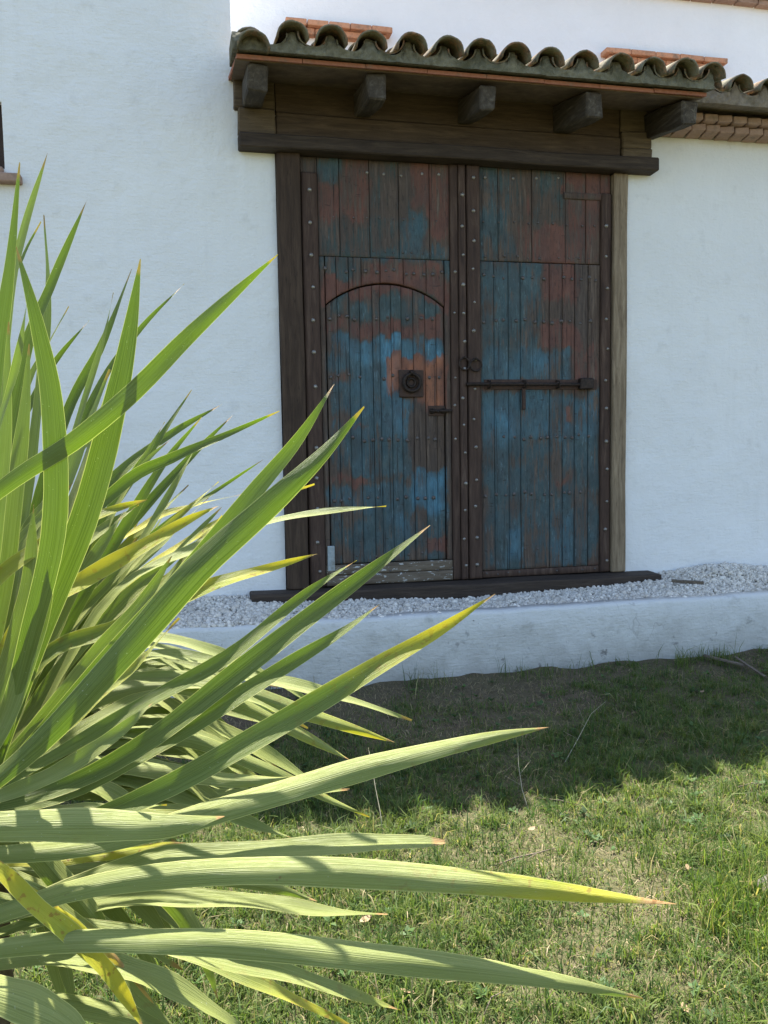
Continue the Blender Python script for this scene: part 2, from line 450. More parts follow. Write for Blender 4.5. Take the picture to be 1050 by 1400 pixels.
MAT = dict(
    wall=m_plaster('white_limewash', (0.785, 0.770, 0.735), 0.28),
    upper=m_plaster('limewash_bounce_lit', (0.86, 0.85, 0.84), 0.06),  # whiter than the main wall: part of the roof's bounced light is painted in
    low=m_plaster('weathered_limewash', (0.62, 0.61, 0.565), 0.8, (0.36, 0.35, 0.31), 0.5, 1.2, 0.5),
    beam=m_wood('dark_oiled_beam', ((0.030, 0.022, 0.017), (0.060, 0.043, 0.031), (0.105, 0.078, 0.055)), 'x'),
    jamb=m_wood('dark_oiled_post', ((0.034, 0.021, 0.014), (0.066, 0.042, 0.027), (0.105, 0.070, 0.046)), 'z'),
    jamb_pale=m_wood('weathered_post', ((0.125, 0.088, 0.053), (0.255, 0.19, 0.12), (0.38, 0.30, 0.20)), 'z', streak=0.35),
    rafter=m_wood('grey_rafter', ((0.024, 0.018, 0.012), (0.085, 0.068, 0.048), (0.21, 0.185, 0.14)), 'y', streak=0.9),
    block=m_wood('old_block', ((0.044, 0.029, 0.018), (0.090, 0.060, 0.037), (0.150, 0.102, 0.064)), 'x'),
    endblock=m_wood('end_block_wood', ((0.065, 0.045, 0.027), (0.135, 0.098, 0.060), (0.21, 0.155, 0.098)), 'x'),
    strip=m_wood('stile_wood', ((0.032, 0.020, 0.015), (0.080, 0.048, 0.034), (0.155, 0.105, 0.075)), 'z'),
    rail=m_wood('rail_wood', ((0.085, 0.062, 0.042), (0.165, 0.13, 0.092), (0.25, 0.21, 0.155)), 'x', flecks=(0.48, 0.48, 0.44)),
    door=m_paint_door('flaking_door_paint'),
    iron=m_rough('rusted_iron', (0.020, 0.017, 0.015), (0.070, 0.045, 0.032), 60, 0.6, 0.5, 0.5),
    plate=m_rough('rust_plate', (0.050, 0.033, 0.026), (0.10, 0.055, 0.036), 45, 0.8, 0.1, 0.5),
    stud=m_rough('stud_metal', (0.16, 0.14, 0.12), (0.42, 0.39, 0.34), 90, 0.45, 0.7, 0.4),
    studrust=m_rough('stud_rust', (0.060, 0.050, 0.045), (0.19, 0.165, 0.15), 90, 0.55, 0.5, 0.4),
    palemetal=m_rough('pale_hinge', (0.26, 0.31, 0.31), (0.44, 0.48, 0.47), 40, 0.7, 0.0, 0.4, (0.2, 0.15, 0.1)),
    tile=m_tile('lichen_clay_tile'),
    clay=m_brick('pale_clay_tile', (0.32, 0.225, 0.165)),
    mortar=m_rough('mossy_mortar', (0.115, 0.105, 0.068), (0.27, 0.25, 0.175), 22, 0.95, 0, 0.8, (0.080, 0.080, 0.048), 0.1, 0.02),
    mortar_pale=m_rough('grey_mortar', (0.17, 0.135, 0.095), (0.31, 0.255, 0.185), 22, 0.95, 0, 0.7, (0.09, 0.085, 0.055), 0.1, 0.015),
    slab=m_brick('red_slab', (0.34, 0.14, 0.085)),
    soffit=m_rough('brown_soffit', (0.13, 0.088, 0.055), (0.21, 0.15, 0.092), 18, 0.9, 0, 0.5, (0.07, 0.05, 0.035)),
    brick=m_brick('old_brick', (0.34, 0.225, 0.165)),
    brick_new=m_brick('orange_brick', (0.55, 0.27, 0.15)),
    glass=m_rough('dark_pane', (0.012, 0.012, 0.014), (0.02, 0.02, 0.022), 4, 0.12, 0, 0.02, spec=0.5),
    frame=m_wood('window_wood', ((0.035, 0.024, 0.018), (0.06, 0.04, 0.03), (0.09, 0.065, 0.045)), 'z'),
    leaf=m_leaf('mature_leaf', (0.185, 0.222, 0.052), (0.240, 0.268, 0.078), (0.290, 0.315, 0.108), (0.70, 1.0, 0.15)),
    young=m_leaf('young_leaf', (0.105, 0.140, 0.022), (0.150, 0.186, 0.038), (0.185, 0.222, 0.062), (0.85, 1.22, 0.12)),
    trunk=m_rough('fibrous_trunk', (0.11, 0.08, 0.05), (0.24, 0.19, 0.125), 26, 0.95, 0, 0.9, (0.07, 0.05, 0.03), 0.1, 0.03),
    grass=m_blade('grass_blade'),
    straw=m_blade('dry_straw', 0.2),
    soil=m_soil('dry_soil'),
    gravel=m_tint('white_gravel'),
    bed=m_rough('gravel_dust', (0.30, 0.29, 0.27), (0.50, 0.49, 0.47), 50, 0.95),
    stone=m_rough('pale_stone', (0.085, 0.075, 0.060), (0.15, 0.135, 0.11), 18, 0.9, 0, 0.6),
    driftwood=m_wood('grey_stick', ((0.08, 0.062, 0.045), (0.16, 0.125, 0.09), (0.28, 0.235, 0.18)), 'x'),
    deadleaf=m_rough('dead_leaf', (0.20, 0.13, 0.07), (0.32, 0.23, 0.14), 50, 0.85, 0, 0.3),
    stalk=m_rough('dry_stalk', (0.26, 0.23, 0.15), (0.40, 0.36, 0.25), 60, 0.85, 0, 0.2),
)

# ================================================================== GROUND
def ground_z(x, y):
    return 0.030 * fbm(x * 0.9, y * 0.9, 3.1) + 0.012 * fbm(x * 4, y * 4, 1.0) + (max(0.0, 1 - (-0.8 - y) / 0.22) * (0.022 + 0.030 * fbm(x * 3.1, 2, 4)) if y > -1.02 else 0.0)
xs = np.unique(np.concatenate([[-300, -120, -50, -20, -10, -6], np.arange(-4, 7.01, 0.09), [9, 14, 25, 60, 140, 300]]))
ys = np.unique(np.concatenate([[-300, -120, -50, -20, -12, -8], np.arange(-6, -0.4, 0.09), [0, 8, 20, 60, 140, 300]]))
V = [(x, y, ground_z(x, y) if (-5 < x < 8 and -7 < y < 0.1) else 0.0) for y in ys for x in xs]
nx = len(xs)
Fc = [(j * nx + i, j * nx + i + 1, (j + 1) * nx + i + 1, (j + 1) * nx + i) for j in range(len(ys) - 1) for i in range(nx - 1)]
ground = link('ground', mesh('ground', V, Fc), None, MAT['soil'], True)
tag(ground, 'dry brown soil of the lawn in front of the house', 'ground', kind='structure')

# ================================================================== HOUSE
house = empty('farmhouse', (1.8, 0.0, 0.0))
tag(house, 'whitewashed farmhouse with old blue wooden double door under tiled porch roof', 'house')
def hpart(name, me, mat, smooth=False):
    o = link(name, me, None, mat, smooth); o.parent = house; o.matrix_parent_inverse = Matrix.Translation((-1.8, 0, 0)); return o
def hsub(name, me, parent, mat, smooth=False):
    o = link(name, me, None, mat, smooth); o.parent = parent
    return o
def hgroup(name):
    """an empty part of the house; its pieces keep world coordinates"""
    e = empty(name); e.parent = house; e.matrix_parent_inverse = Matrix.Translation((-1.8, 0, 0)); return e

DX0, DX1, DZ0, DZ1 = 0.54, 3.166, 0.36, 3.62         # opening in the wall
WX0, WX1, WZ0, WZ1 = -2.30, -1.185, 3.322, 3.735     # window opening
XC = 0.268                                          # corner of the tall block
def fill(vals, step):
    vals = sorted(vals); out = []
    for a, b in zip(vals[:-1], vals[1:]):
        n = max(1, int(round((b - a) / step)))
        out += [a + (b - a) * k / n for k in range(n)]
    return out + [vals[-1]]
gx = fill([-6.0, WX0, WX1, XC, DX0, DX1, 9.0], 0.07)
gz = fill([-0.15, DZ0, WZ0, DZ1, 4.02, WZ1, 5.2], 0.07)
def wall_y(x, z):
    if abs(x - XC) < 1e-6 and z > 4.0: k = 0.3
    else: k = 1.0
    return k * (0.010 * fbm(x * 1.3, z * 1.3, 0.4) + 0.005 * fbm(x * 5, z * 5, 2.2))
V, Fc, idx = [], [], {}
def vid(i, j):
    if (i, j) not in idx:
        idx[(i, j)] = len(V)
        x, z = gx[i], gz[j]
        V.append((x + (0.006 * fbm(0, 0, z * 3) if abs(x - XC) < 1e-6 and z > 4.1 else 0), wall_y(x, z), z))
    return idx[(i, j)]
def inside(x, z):
    return (DX0 < x < DX1 and DZ0 < z < DZ1) or (WX0 < x < WX1 and WZ0 < z < WZ1) or (x > XC and z > 4.02)
for i in range(len(gx) - 1):
    for j in range(len(gz) - 1):
        xm, zm = (gx[i] + gx[i + 1]) / 2, (gz[j] + gz[j + 1]) / 2
        if inside(xm, zm): continue
        Fc.append((vid(i, j), vid(i + 1, j), vid(i + 1, j + 1), vid(i, j + 1)))
# returns of the openings and the solid behind the front skin
def quad(a, b, c, d):
    o = len(V); V.extend([a, b, c, d]); Fc.append((o, o + 1, o + 2, o + 3))
def strip_return(fixed, lo, hi, axis, depth):
    vals = [v for v in (gz if axis == 'x' else gx) if lo - 1e-6 <= v <= hi + 1e-6]
    for a, b in zip(vals[:-1], vals[1:]):
        if axis == 'x':
            quad((fixed, wall_y(fixed, a), a), (fixed, wall_y(fixed, b), b), (fixed, depth, b), (fixed, depth, a))
        else:
            quad((a, wall_y(a, fixed), fixed), (b, wall_y(b, fixed), fixed), (b, depth, fixed), (a, depth, fixed))
strip_return(DX0, DZ0, DZ1, 'x', 0.30); strip_return(DX1, DZ0, DZ1, 'x', 0.30); strip_return(DZ1, DX0, DX1, 'z', 0.30); strip_return(DZ0, DX0, DX1, 'z', 0.30)
strip_return(WX0, WZ0, WZ1, 'x', 0.30); strip_return(WX1, WZ0, WZ1, 'x', 0.30); strip_return(WZ1, WX0, WX1, 'z', 0.30); strip_return(WZ0, WX0, WX1, 'z', 0.30)
quad((XC, 0, 4.02), (XC, 6, 4.02), (XC, 6, 5.2), (XC, 0, 5.2))
quad((-6, 0, 5.2), (XC, 0, 5.2), (XC, 6, 5.2), (-6, 6, 5.2))
quad((-6, 0, -0.15), (-6, 0, 5.2), (-6, 6, 5.2), (-6, 6, -0.15))
quad((-6, 6, -0.15), (-6, 6, 5.2), (9, 6, 5.2), (9, 6, -0.15))
quad((9, 0, -0.15), (9, 6, -0.15), (9, 6, 4.02), (9, 0, 4.02))
hpart('wall', mesh('wall', V, Fc), MAT['wall'], False)
# set-back upper storey
YU = 2.4
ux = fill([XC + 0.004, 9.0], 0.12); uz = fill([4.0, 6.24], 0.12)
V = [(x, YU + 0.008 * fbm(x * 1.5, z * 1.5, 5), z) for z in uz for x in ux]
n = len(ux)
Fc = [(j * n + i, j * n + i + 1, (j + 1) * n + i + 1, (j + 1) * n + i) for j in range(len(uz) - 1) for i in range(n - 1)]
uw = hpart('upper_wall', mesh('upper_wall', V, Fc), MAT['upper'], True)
# upper eave with its brick course, and the roof behind it
eave = hgroup('upper_eave')
hsub('roof_slab', box_mesh('roof_slab', XC + 0.006, 9.0, 2.26, 6.1, 6.238, 6.34, 0.01), eave, MAT['mortar_pale'])
bme = box_mesh('eave_brick', -0.12, 0.12, -0.07, 0.07, -0.025, 0.025, 0.004)
for k in range(22):
    b = hsub('brick', bme, eave, MAT['brick']); b.location = (3.3 + k * 0.255, 2.385, 6.211 + rnd.uniform(-.003, .003)); b.rotation_euler = (0, rnd.uniform(-.01, .01), rnd.uniform(-.02, .02))
# hoods over the upper windows: two courses of flat brick, window below
def hood(x0, x1, z1):
    e = hgroup('window_hood')
    n = 5
    w = (x1 - x0) / n
    for k in range(n):
        hsub('brick', box_mesh('hood_brick', x0 + k * w + .003, x0 + (k + 1) * w - .003, YU - 0.13, YU + 0.02, z1 - 0.052, z1, 0.006, 0.003), e, MAT['brick_new'])
    x0 += 0.05; x1 -= 0.05; n = 4; w = (x1 - x0) / n
    for k in range(n):
        hsub('brick', box_mesh('hood_brick', x0 + k * w + .003, x0 + (k + 1) * w - .003, YU - 0.085, YU + 0.02, z1 - 0.112, z1 - 0.056, 0.006, 0.003), e, MAT['brick_new'])
    wdw = hgroup('window')
    hsub('frame', box_mesh('window_frame', x0 + 0.06, x1 - 0.06, YU - 0.035, YU + 0.03, 4.75, z1 - 0.23, 0.006), wdw, MAT['frame'])
    for s in (0, 1):
        a = x0 + 0.10 + s * (x1 - x0 - 0.2) / 2 + 0.012; b = a + (x1 - x0 - 0.2) / 2 - 0.03
        hsub('pane', box_mesh('window_pane', a, b, YU - 0.045, YU - 0.030, 4.80, z1 - 0.29, 0.002), wdw, MAT['glass'])
hood(0.885, 1.924, 5.566)
hood(4.177, 5.59, 5.574)
# ground-floor window at the left edge: dark frame, pane, brick sill
wl = hgroup('window')
hsub('pane', box_mesh('pane', WX0, WX1, 0.20, 0.22, WZ0, WZ1, 0), wl, MAT['glass'])
for (a, b, c, d) in ((WX0, WX0 + .07, WZ0, WZ1), (WX1 - .07, WX1, WZ0, WZ1), (WX0 + .07, WX1 - .07, WZ0, WZ0 + .07), (WX0 + .07, WX1 - .07, WZ1 - .07, WZ1), (-1.78, -1.71, WZ0 + .07, WZ1 - .07)):
    hsub('frame', box_mesh('frame', a, b, 0.05, 0.19, c, d, 0.006), wl, MAT['frame'])
sill = hgroup('window_sill')
for k in range(5):
    x = WX0 - 0.08 + k * 0.26
    hsub('brick', box_mesh('sill_brick', x + .003, x + .257, -0.075, 0.05, 3.222, 3.278, 0.006, 0.002), sill, MAT['brick'])
    hsub('brick', box_mesh('sill_brick', x + .003, min(x + .257, WX1 - 0.005), -0.045, 0.19, 3.281, 3.321, 0.006, 0.002), sill, MAT['brick'])

# ------------------------------------------------------------------ porch roof: slabs, mortar, tiles
SL = 0.20                                          # slope of the roof
ANG = math.atan(SL)
roof = hgroup('porch_roof')
def slab(x0, x1, y0, z0, y1, th, name, mat, parent, skew0=0.0):
    z1 = z0 + (y1 - y0) * SL
    V = [(x0 + skew0, y0, z0), (x1, y0, z0), (x1, y1, z1), (x0, y1, z1), (x0 + skew0, y0, z0 + th), (x1, y0, z0 + th), (x1, y1, z1 + th), (x0, y1, z1 + th)]
    return hsub(name, mesh(name, V, [(3, 2, 1, 0), (4, 5, 6, 7), (0, 1, 5, 4), (1, 2, 6, 5), (2, 3, 7, 6), (3, 0, 4, 7)]), parent, mat)
xe = [0.272 + k * (3.165 / 8) for k in range(9)]
for k in range(8):                                 # clay slabs seen from below and along the front edge
    slab(xe[k] + (0.002 if k else -0.035), xe[k + 1] - 0.002, -0.60 + rnd.uniform(-.003, .003), 3.857 + rnd.uniform(-.002, .002), 0.12, 0.024, 'clay_slab', MAT['slab'] , roof, 0.0 if k else 0.035)
so_ = slab(0.262, 3.42, -0.575, 3.853, 0.05, 0.008, 'soffit', MAT['soffit'], roof)
crests = [0.363, 0.603, 0.838, 1.081, 1.335, 1.566, 1.786, 2.011, 2.255, 2.493, 2.752, 2.984, 3.205, 3.429]
PITCH = 0.236
def tile_mesh(name, half, rise, length, taper, up, th=0.0105, seed=0):
    """one curved clay tile, front end at y = 0, running back along +y; up=+1 cover, -1 pan"""
    r = random.Random(seed); N = 12; V, Fc = [], []
    rows = 4
    for sh in (0, 1):
        for j in range(rows + 1):
            y = length * j / rows
            k = 1 - taper * j / rows
            for i in range(N + 1):
                a = math.pi * (1.0 - i / N)
                hw = (half - sh * th) * k
                rs = (rise - sh * th) * k
                x = hw * math.cos(a); z = rs * math.sin(a) ** 0.92
                w = 0.0028 * fbm(x * 20 + seed, y * 9, sh * 0.2)
                yy = y + (0.010 * fbm(x * 30, seed * 3.3, 0) if j == 0 else 0)
                V.append((x + w, yy, up * (z + w)))
    W = N + 1; S = (rows + 1) * W
    for sh in (0, 1):
        for j in range(rows):
            for i in range(N):
                a = sh * S + j * W + i
                q = (a, a + 1, a + W + 1, a + W)
                Fc.append(q if (sh == 0) == (up > 0) else q[::-1])
    for i in range(N):
        Fc.append((i + 1, i, S + i, S + i + 1))
        a = rows * W + i
        Fc.append((a, a + 1, S + a + 1, S + a))
    for j in range(rows):
        a = j * W; Fc.append((a, a + W, S + a + W, S + a))
        a = j * W + N; Fc.append((a + W, a, S + a, S + a + W))
    return mesh(name, V, Fc)
covers = [tile_mesh('cover_tile', 0.099, 0.098, 0.46, 0.16, 1, seed=s) for s in range(7)]
pans = [tile_mesh('pan_tile', 0.094, 0.075, 0.46, -0.10, -1, seed=s + 10) for s in range(3)]
def put_tile(kind, x, y, z, parent, jig=1.0, name='tile'):
    o = hsub(name, rnd.choice(covers if kind == 'c' else pans), parent, MAT['tile'], True)
    o.location = (x + rnd.uniform(-.005, .005) * jig, y + rnd.uniform(-.022, .022) * jig, z + rnd.uniform(-.004, .004) * jig)
    o.rotation_euler = (ANG + rnd.uniform(-.02, .02) * jig, rnd.uniform(-.08, .08) * jig, rnd.uniform(-.06, .06) * jig)
    return o
ZC = 3.940                                         # springing height of the covers at the front
for k, x in enumerate(crests):
    dz = -0.075 if k == 0 else 0.0
    put_tile('c', x, -0.70, ZC + dz, roof)
    if k == 0:
        put_tile('c', x - 0.005, -0.545, ZC + 0.035, roof)
    if k < len(crests) - 1:
        xm = (x + crests[k + 1]) / 2
        put_tile('p', xm, -0.648, ZC + 0.062 - (0.012 if k == 0 else 0), roof)
for row in (1,):
    for k, x in enumerate(crests):
        put_tile('c', x, -0.70 + 0.36 * row, ZC + 0.012 + 0.36 * SL * row, roof)
# mortar bed filling the waves
def mortar_bed(name, x0, x1, crest, yf, zb, depth, parent, mat, zc, rise, valley):
    V, Fc = [], []
    n = int((x1 - x0) / 0.018); rows = 5
    prof = []
    for i in range(n + 1):
        x = x0 + (x1 - x0) * i / n
        d = min(abs(x - c) for c in crest)
        dp = min(abs(x - (p + q) / 2) for p, q in zip(crest[:-1], crest[1:]))
        top = zc + (0.060 - 0.074 * math.sqrt(max(0.0, 1 - (dp / 0.094) ** 2)) if dp < 0.094 else 0.056) + (0.026 * max(0.0, 1 - (d / 0.06) ** 2) if d < 0.06 else 0.0) + 0.006 * fbm(x * 14, 3, 1)
        prof.append((x, top))
    for i, (x, top) in enumerate(prof):
        for j in range(rows + 1):
            f = j / rows
            z = zb + (top - zb) * f
            yy = yf + 0.012 * fbm(x * 9, z * 9, 1) + 0.006 * fbm(x * 33, z * 33, 2) + (0.030 * f * f if top > zc + 0.02 else 0.0)
            V.append((x, yy, z))
        V.append((x, yf + depth, top + depth * SL)); V.append((x, yf + depth, zb + depth * SL))
    W = rows + 3
    for i in range(n):
        for j in range(W):
            a, b = i * W + j, i * W + (j + 1) % W
            Fc.append((a, a + W, b + W, b))
    Fc.append(tuple(range(W))); Fc.append(tuple(n * W + k for k in range(W))[::-1])
    return hsub(name, mesh(name, V, Fc), parent, mat, False)
mortar_bed('mortar', 0.245, 3.46, crests, -0.652, 3.8835, 0.45, roof, MAT['mortar'], ZC, 0.070, 0.0)
# rafters under the slabs, weathered ends
for x0, x1, zt in ((0.328, 0.448, 3.855), (1.083, 1.203, 3.852), (1.828, 1.942, 3.848), (2.552, 2.680, 3.858), (3.279, 3.399, 3.868)):
    bm_ = box_mesh('rafter', x0, x1, -0.55, 0.06, -0.172, 0.0, 0.010, 0.009, sub=3)
    for v in bm_.vertices:
        v.co.z += 3.846 + (v.co.y + 0.56) * SL
        if v.co.y < -0.5 and v.co.z < 3.76: v.co.z += 0.012
    hpart('rafter', bm_, MAT['rafter'])
# timber behind the rafters
fas = hgroup('timber_facing')
hsub('board', box_mesh('facing_board', 0.545, 3.085, -0.050, 0.12, 3.765, 4.0, 0.006, 0.003, sub=6), fas, MAT['block'])
hsub('board', box_mesh('facing_board', 0.545, 3.085, -0.062, 0.12, 3.609, 3.762, 0.008, 0.005, sub=6), fas, MAT['block'])
hsub('block', box_mesh('end_block', 0.297, 0.542, -0.085, 0.06, 3.609, 3.775, 0.008, 0.004, sub=2), fas, MAT['endblock'])
hsub('block', box_mesh('end_block', 0.275, 0.542, -0.060, 0.06, 3.778, 3.99, 0.008, 0.004, sub=2), fas, MAT['endblock'])
hsub('block', box_mesh('end_block', 3.088, 3.335, -0.085, 0.06, 3.609, 3.68, 0.008, 0.004, sub=2), fas, MAT['endblock'])
hsub('block', box_mesh('end_block', 3.088, 3.330, -0.080, 0.06, 3.683, 3.80, 0.008, 0.004, sub=2), fas, MAT['endblock'])
hsub('block', box_mesh('end_block', 3.088, 3.400, -0.060, 0.06, 3.803, 3.99, 0.008, 0.004, sub=2), fas, MAT['endblock'])
hpart('lintel', box_mesh('lintel', 0.292, 3.372, -0.125, 0.10, 3.516, 3.606, 0.009, 0.006, sub=10), MAT['beam'])

# ------------------------------------------------------------------ eave to the right of the porch
re = hgroup('side_eave')
rc = [3.60 + k * PITCH for k in range(12)]
for k, x in enumerate(rc):
    put_tile('c', x + 0.224 - 0.236 + 0.0, -0.42, ZC + 0.062, re)
    put_tile('p', x + 0.106, -0.39, ZC + 0.062 + 0.062, re)
mortar_bed('mortar', 3.475, 6.5, [x - 0.012 for x in rc], -0.385, 3.914, 0.35, re, MAT['mortar_pale'], ZC + 0.062, 0.070, 0.0)
bm1 = box_mesh('cornice_brick', -0.052, 0.052, -0.07, 0.09, -0.025, 0.025, 0.005, 0.003)
for k in range(24):
    b = hsub('brick', bm1, re, MAT['brick']); b.location = (3.50 + k * 0.121, -0.150, 3.886 + rnd.uniform(-.002, .002)); b.rotation_euler = (rnd.uniform(-.02, .02), rnd.uniform(-.02, .02), -0.16 + rnd.uniform(-.06, .06))
for k in range(24):
    b = hsub('brick', bm1, re, MAT['brick']); b.location = (3.44 + k * 0.121, -0.095, 3.832 + rnd.uniform(-.002, .002)); b.rotation_euler = (rnd.uniform(-.02, .02), rnd.uniform(-.02, .02), -0.24 + rnd.uniform(-.06, .06))
hsub('mortar_band', box_mesh('mortar_band', 3.405, 6.5, -0.045, 0.2, 3.812, 3.909, 0.004, 0.002, sub=20), re, MAT['mortar_pale'])
# the sheet of tiles that climbs to the upper wall (rows that the photograph cannot tell apart)
V, Fc = [], []
xx = np.arange(XC + 0.01, 6.5, 0.0295); yy = np.arange(-0.22, YU + 0.06, 0.09)
for y in yy:
    for x in xx:
        z = ZC + 0.075 + (y + 0.70) * SL + 0.038 * math.cos((x - 0.363) / PITCH * 2 * math.pi) + 0.008 * fbm(x * 3, y * 3, 2) + 0.012 * (((y + 0.2) / 0.36) % 1.0 < 0.3)
        V.append((x, y, z))
n = len(xx)
Fc = [(j * n + i, j * n + i + 1, (j + 1) * n + i + 1, (j + 1) * n + i) for j in range(len(yy) - 1) for i in range(n - 1)]
rt = hpart('roof_covering', mesh('roof_covering', V, Fc), MAT['clay'], True)
tag(rt, kind='stuff')

# ------------------------------------------------------------------ door frame
fr = hgroup('door_frame')
hsub('jamb', box_mesh('jamb', 0.545, 0.704, -0.050, 0.14, 0.51, 3.513, 0.008, 0.004, sub=8), fr, MAT['jamb'])
hsub('jamb', box_mesh('jamb', 3.046, 3.160, -0.045, 0.14, 0.51, 3.513, 0.008, 0.004, sub=8), fr, MAT['jamb_pale'])
hsub('threshold', box_mesh('threshold', 0.285, 3.385, -0.20, 0.16, 0.40, 0.508, 0.015, 0.005, seg=2, sub=10), fr, MAT['beam'])

# ------------------------------------------------------------------ door leaves: planks carrying old paint
# patches of paint as they lie on the boards: left, top, right, bottom in the photograph, kind, amount, brightness
PATCH = [
 (410, 203, 468, 240, 'b', .65, .10), (434, 245, 466, 345, 'r', .45, 0), (464, 235, 506, 345, 'r', .55, 0), (506, 250, 546, 340, 'r', .30, 0),
 (560, 215, 588, 300, 'r', .85, 0), (545, 290, 582, 357, 'b', .95, .22), (434, 300, 545, 357, 'b', .55, .0), (588, 245, 616, 345, 'r', .70, 0), (588, 330, 616, 360, 'b', .8, .15),
 (505, 215, 560, 300, 'b', .45, .0),
 (434, 352, 616, 386, 'b', .85, .08), (440, 376, 484, 420, 'r', .95, 0), (498, 362, 604, 380, 'r', .75, 0), (588, 376, 616, 412, 'r', .6, 0), (484, 370, 540, 392, 'b', .1, 0),
 (447, 396, 505, 412, 'r', .8, 0), (505, 386, 606, 398, 'r', .8, 0), (452, 404, 604, 436, 'b', .85, .06), (447, 440, 606, 462, 'r', .60, 0), (575, 432, 604, 460, 'r', .9, 0),
 (455, 460, 604, 492, 'b', 1.0, .55), (498, 462, 546, 505, 'b', 1.0, .85), (447, 488, 545, 545, 'b', .95, .30), (530, 486, 608, 556, 'r', 1.0, 1.0), (447, 512, 480, 530, 'r', .6, 0),
 (447, 540, 565, 600, 'b', .9, .26), (532, 545, 562, 590, 'b', 1.0, .5), (447, 572, 500, 580, 'r', .6, 0), (562, 566, 612, 640, 'd', .9, 0), (450, 600, 562, 652, 'b', .85, .16), (447, 652, 502, 664, 'r', .85, 0),
 (564, 640, 612, 704, 'b', 1.0, .7), (500, 660, 566, 700, 'b', .9, .22), (447, 664, 500, 700, 'b', .85, .3), (452, 700, 612, 770, 'b', .78, .12), (538, 705, 560, 735, 'b', .9, .4), (577, 732, 612, 752, 'r', .95, 0),
 (655, 222, 702, 357, 'b', .85, .14), (700, 222, 775, 300, 'b', .60, .04), (742, 300, 773, 357, 'r', .75, 0), (716, 255, 728, 350, 'r', .6, 0), (773, 262, 822, 357, 'r', .42, 0), (768, 246, 836, 258, 'r', .9, 0),
 (655, 358, 742, 442, 'b', .88, .16), (742, 365, 792, 412, 'r', .75, 0), (735, 440, 800, 478, 'r', .90, 0), (792, 360, 822, 470, 'r', .2, 0), (690, 460, 740, 475, 'r', .35, 0),
 (655, 440, 735, 478, 'b', .8, .10), (655, 476, 782, 522, 'b', .95, .30), (720, 480, 752, 515, 'b', 1.0, .5), (782, 480, 822, 530, 'r', .6, 0), (655, 528, 800, 545, 'r', .5, 0),
 (658, 535, 822, 602, 'b', .95, .32), (660, 560, 705, 640, 'b', 1.0, .55), (714, 545, 752, 590, 'b', 1.0, .4), (772, 545, 784, 575, 'r', .8, 0), (712, 610, 790, 625, 'r', .5, 0), (785, 540, 815, 615, 'b', .95, .45),
 (658, 600, 822, 668, 'b', .82, .14), (758, 645, 785, 662, 'r', .7, 0), (664, 660, 822, 778, 'b', .80, .12), (695, 725, 712, 760, 'b', 1.0, .5), (752, 700, 785, 776, 'b', .9, .28), (664, 776, 822, 792, 'r', .5, 0),
]
PW = []
for (a, b, c, d, kd, am, br) in PATCH:
    p = at(a, (b + d) / 2, 0); q = at(c, (b + d) / 2, 0); zt = at((a + c) / 2, b, 0)[2]; zb = at((a + c) / 2, d, 0)[2]
    PW.append((p[0], q[0], zb, zt, kd, am, br))
ax0, ax1, aspr, acr = 0.868, 1.733, 2.505, 2.662
def arch(x, off=0.0):
    h = (acr - aspr); c = (ax0 + ax1) / 2; hw = (ax1 - ax0) / 2
    Rr = (hw * hw + h * h) / (2 * h)
    d = min(abs(x - c), hw)
    return acr - Rr + math.sqrt(max(0, Rr * Rr - d * d)) + off
def paint_at(x, z):
    x0_, z0_ = x, z
    x += 0.030 * fbm(x0_ * 6, z0_ * 4, 4) + 0.012 * fbm(x0_ * 25, z0_ * 14, 3)
    z += 0.055 * fbm(x0_ * 7, z0_ * 3, 8) + 0.025 * fbm(x0_ * 30, z0_ * 9, 2)
    B, Rr, Br = 0.34, 0.32 + (0.16 if z > 2.84 else 0.0), 0.04
    for (a, b, c, d, kd, am, br) in PW:
        if kd == 'b': am *= 0.90
        else: am = min(1.0, am + 0.12)
        m = min(x - a, b - x, (z - c), (d - z))
        k = max(0.0, min(1.0, m / 0.060 + 0.45)); am = am * (0.80 + 0.35 * fbm(x0_ * 8, z0_ * 5, am * 9)); br = br * (0.85 + 0.6 * fbm(x0_ * 11, z0_ * 6, 5))
        if k <= 0: continue
        if kd == 'b': B += (am - B) * k; Br += (min(1.0, br * 1.2) - Br) * k; Rr += (0.10 - Rr) * k
        elif kd == 'r': Rr += (am - Rr) * k; Br += (br - Br) * k if br else 0.0; B += (B * 0.6 - B) * k
        else: B += (0.12 - B) * k; Rr += (0.1 - Rr) * k
    if 0.84 < x0_ < 1.76 and 2.4 < z0_ < 2.80:           # worn red band round the arch of the wicket
        e = z0_ - arch(min(max(x0_, 0.868), 1.733)) + 0.02 * fbm(x0_ * 9, z0_ * 9, 6)
        k = max(0.0, min(1.0, 1.25 - abs(e - 0.035) / 0.060)) * (0.75 + 0.5 * fbm(x0_ * 5, 1, 2))
        Rr += (0.95 - Rr) * k; B *= (1 - 0.6 * k)
    return B, Rr, Br
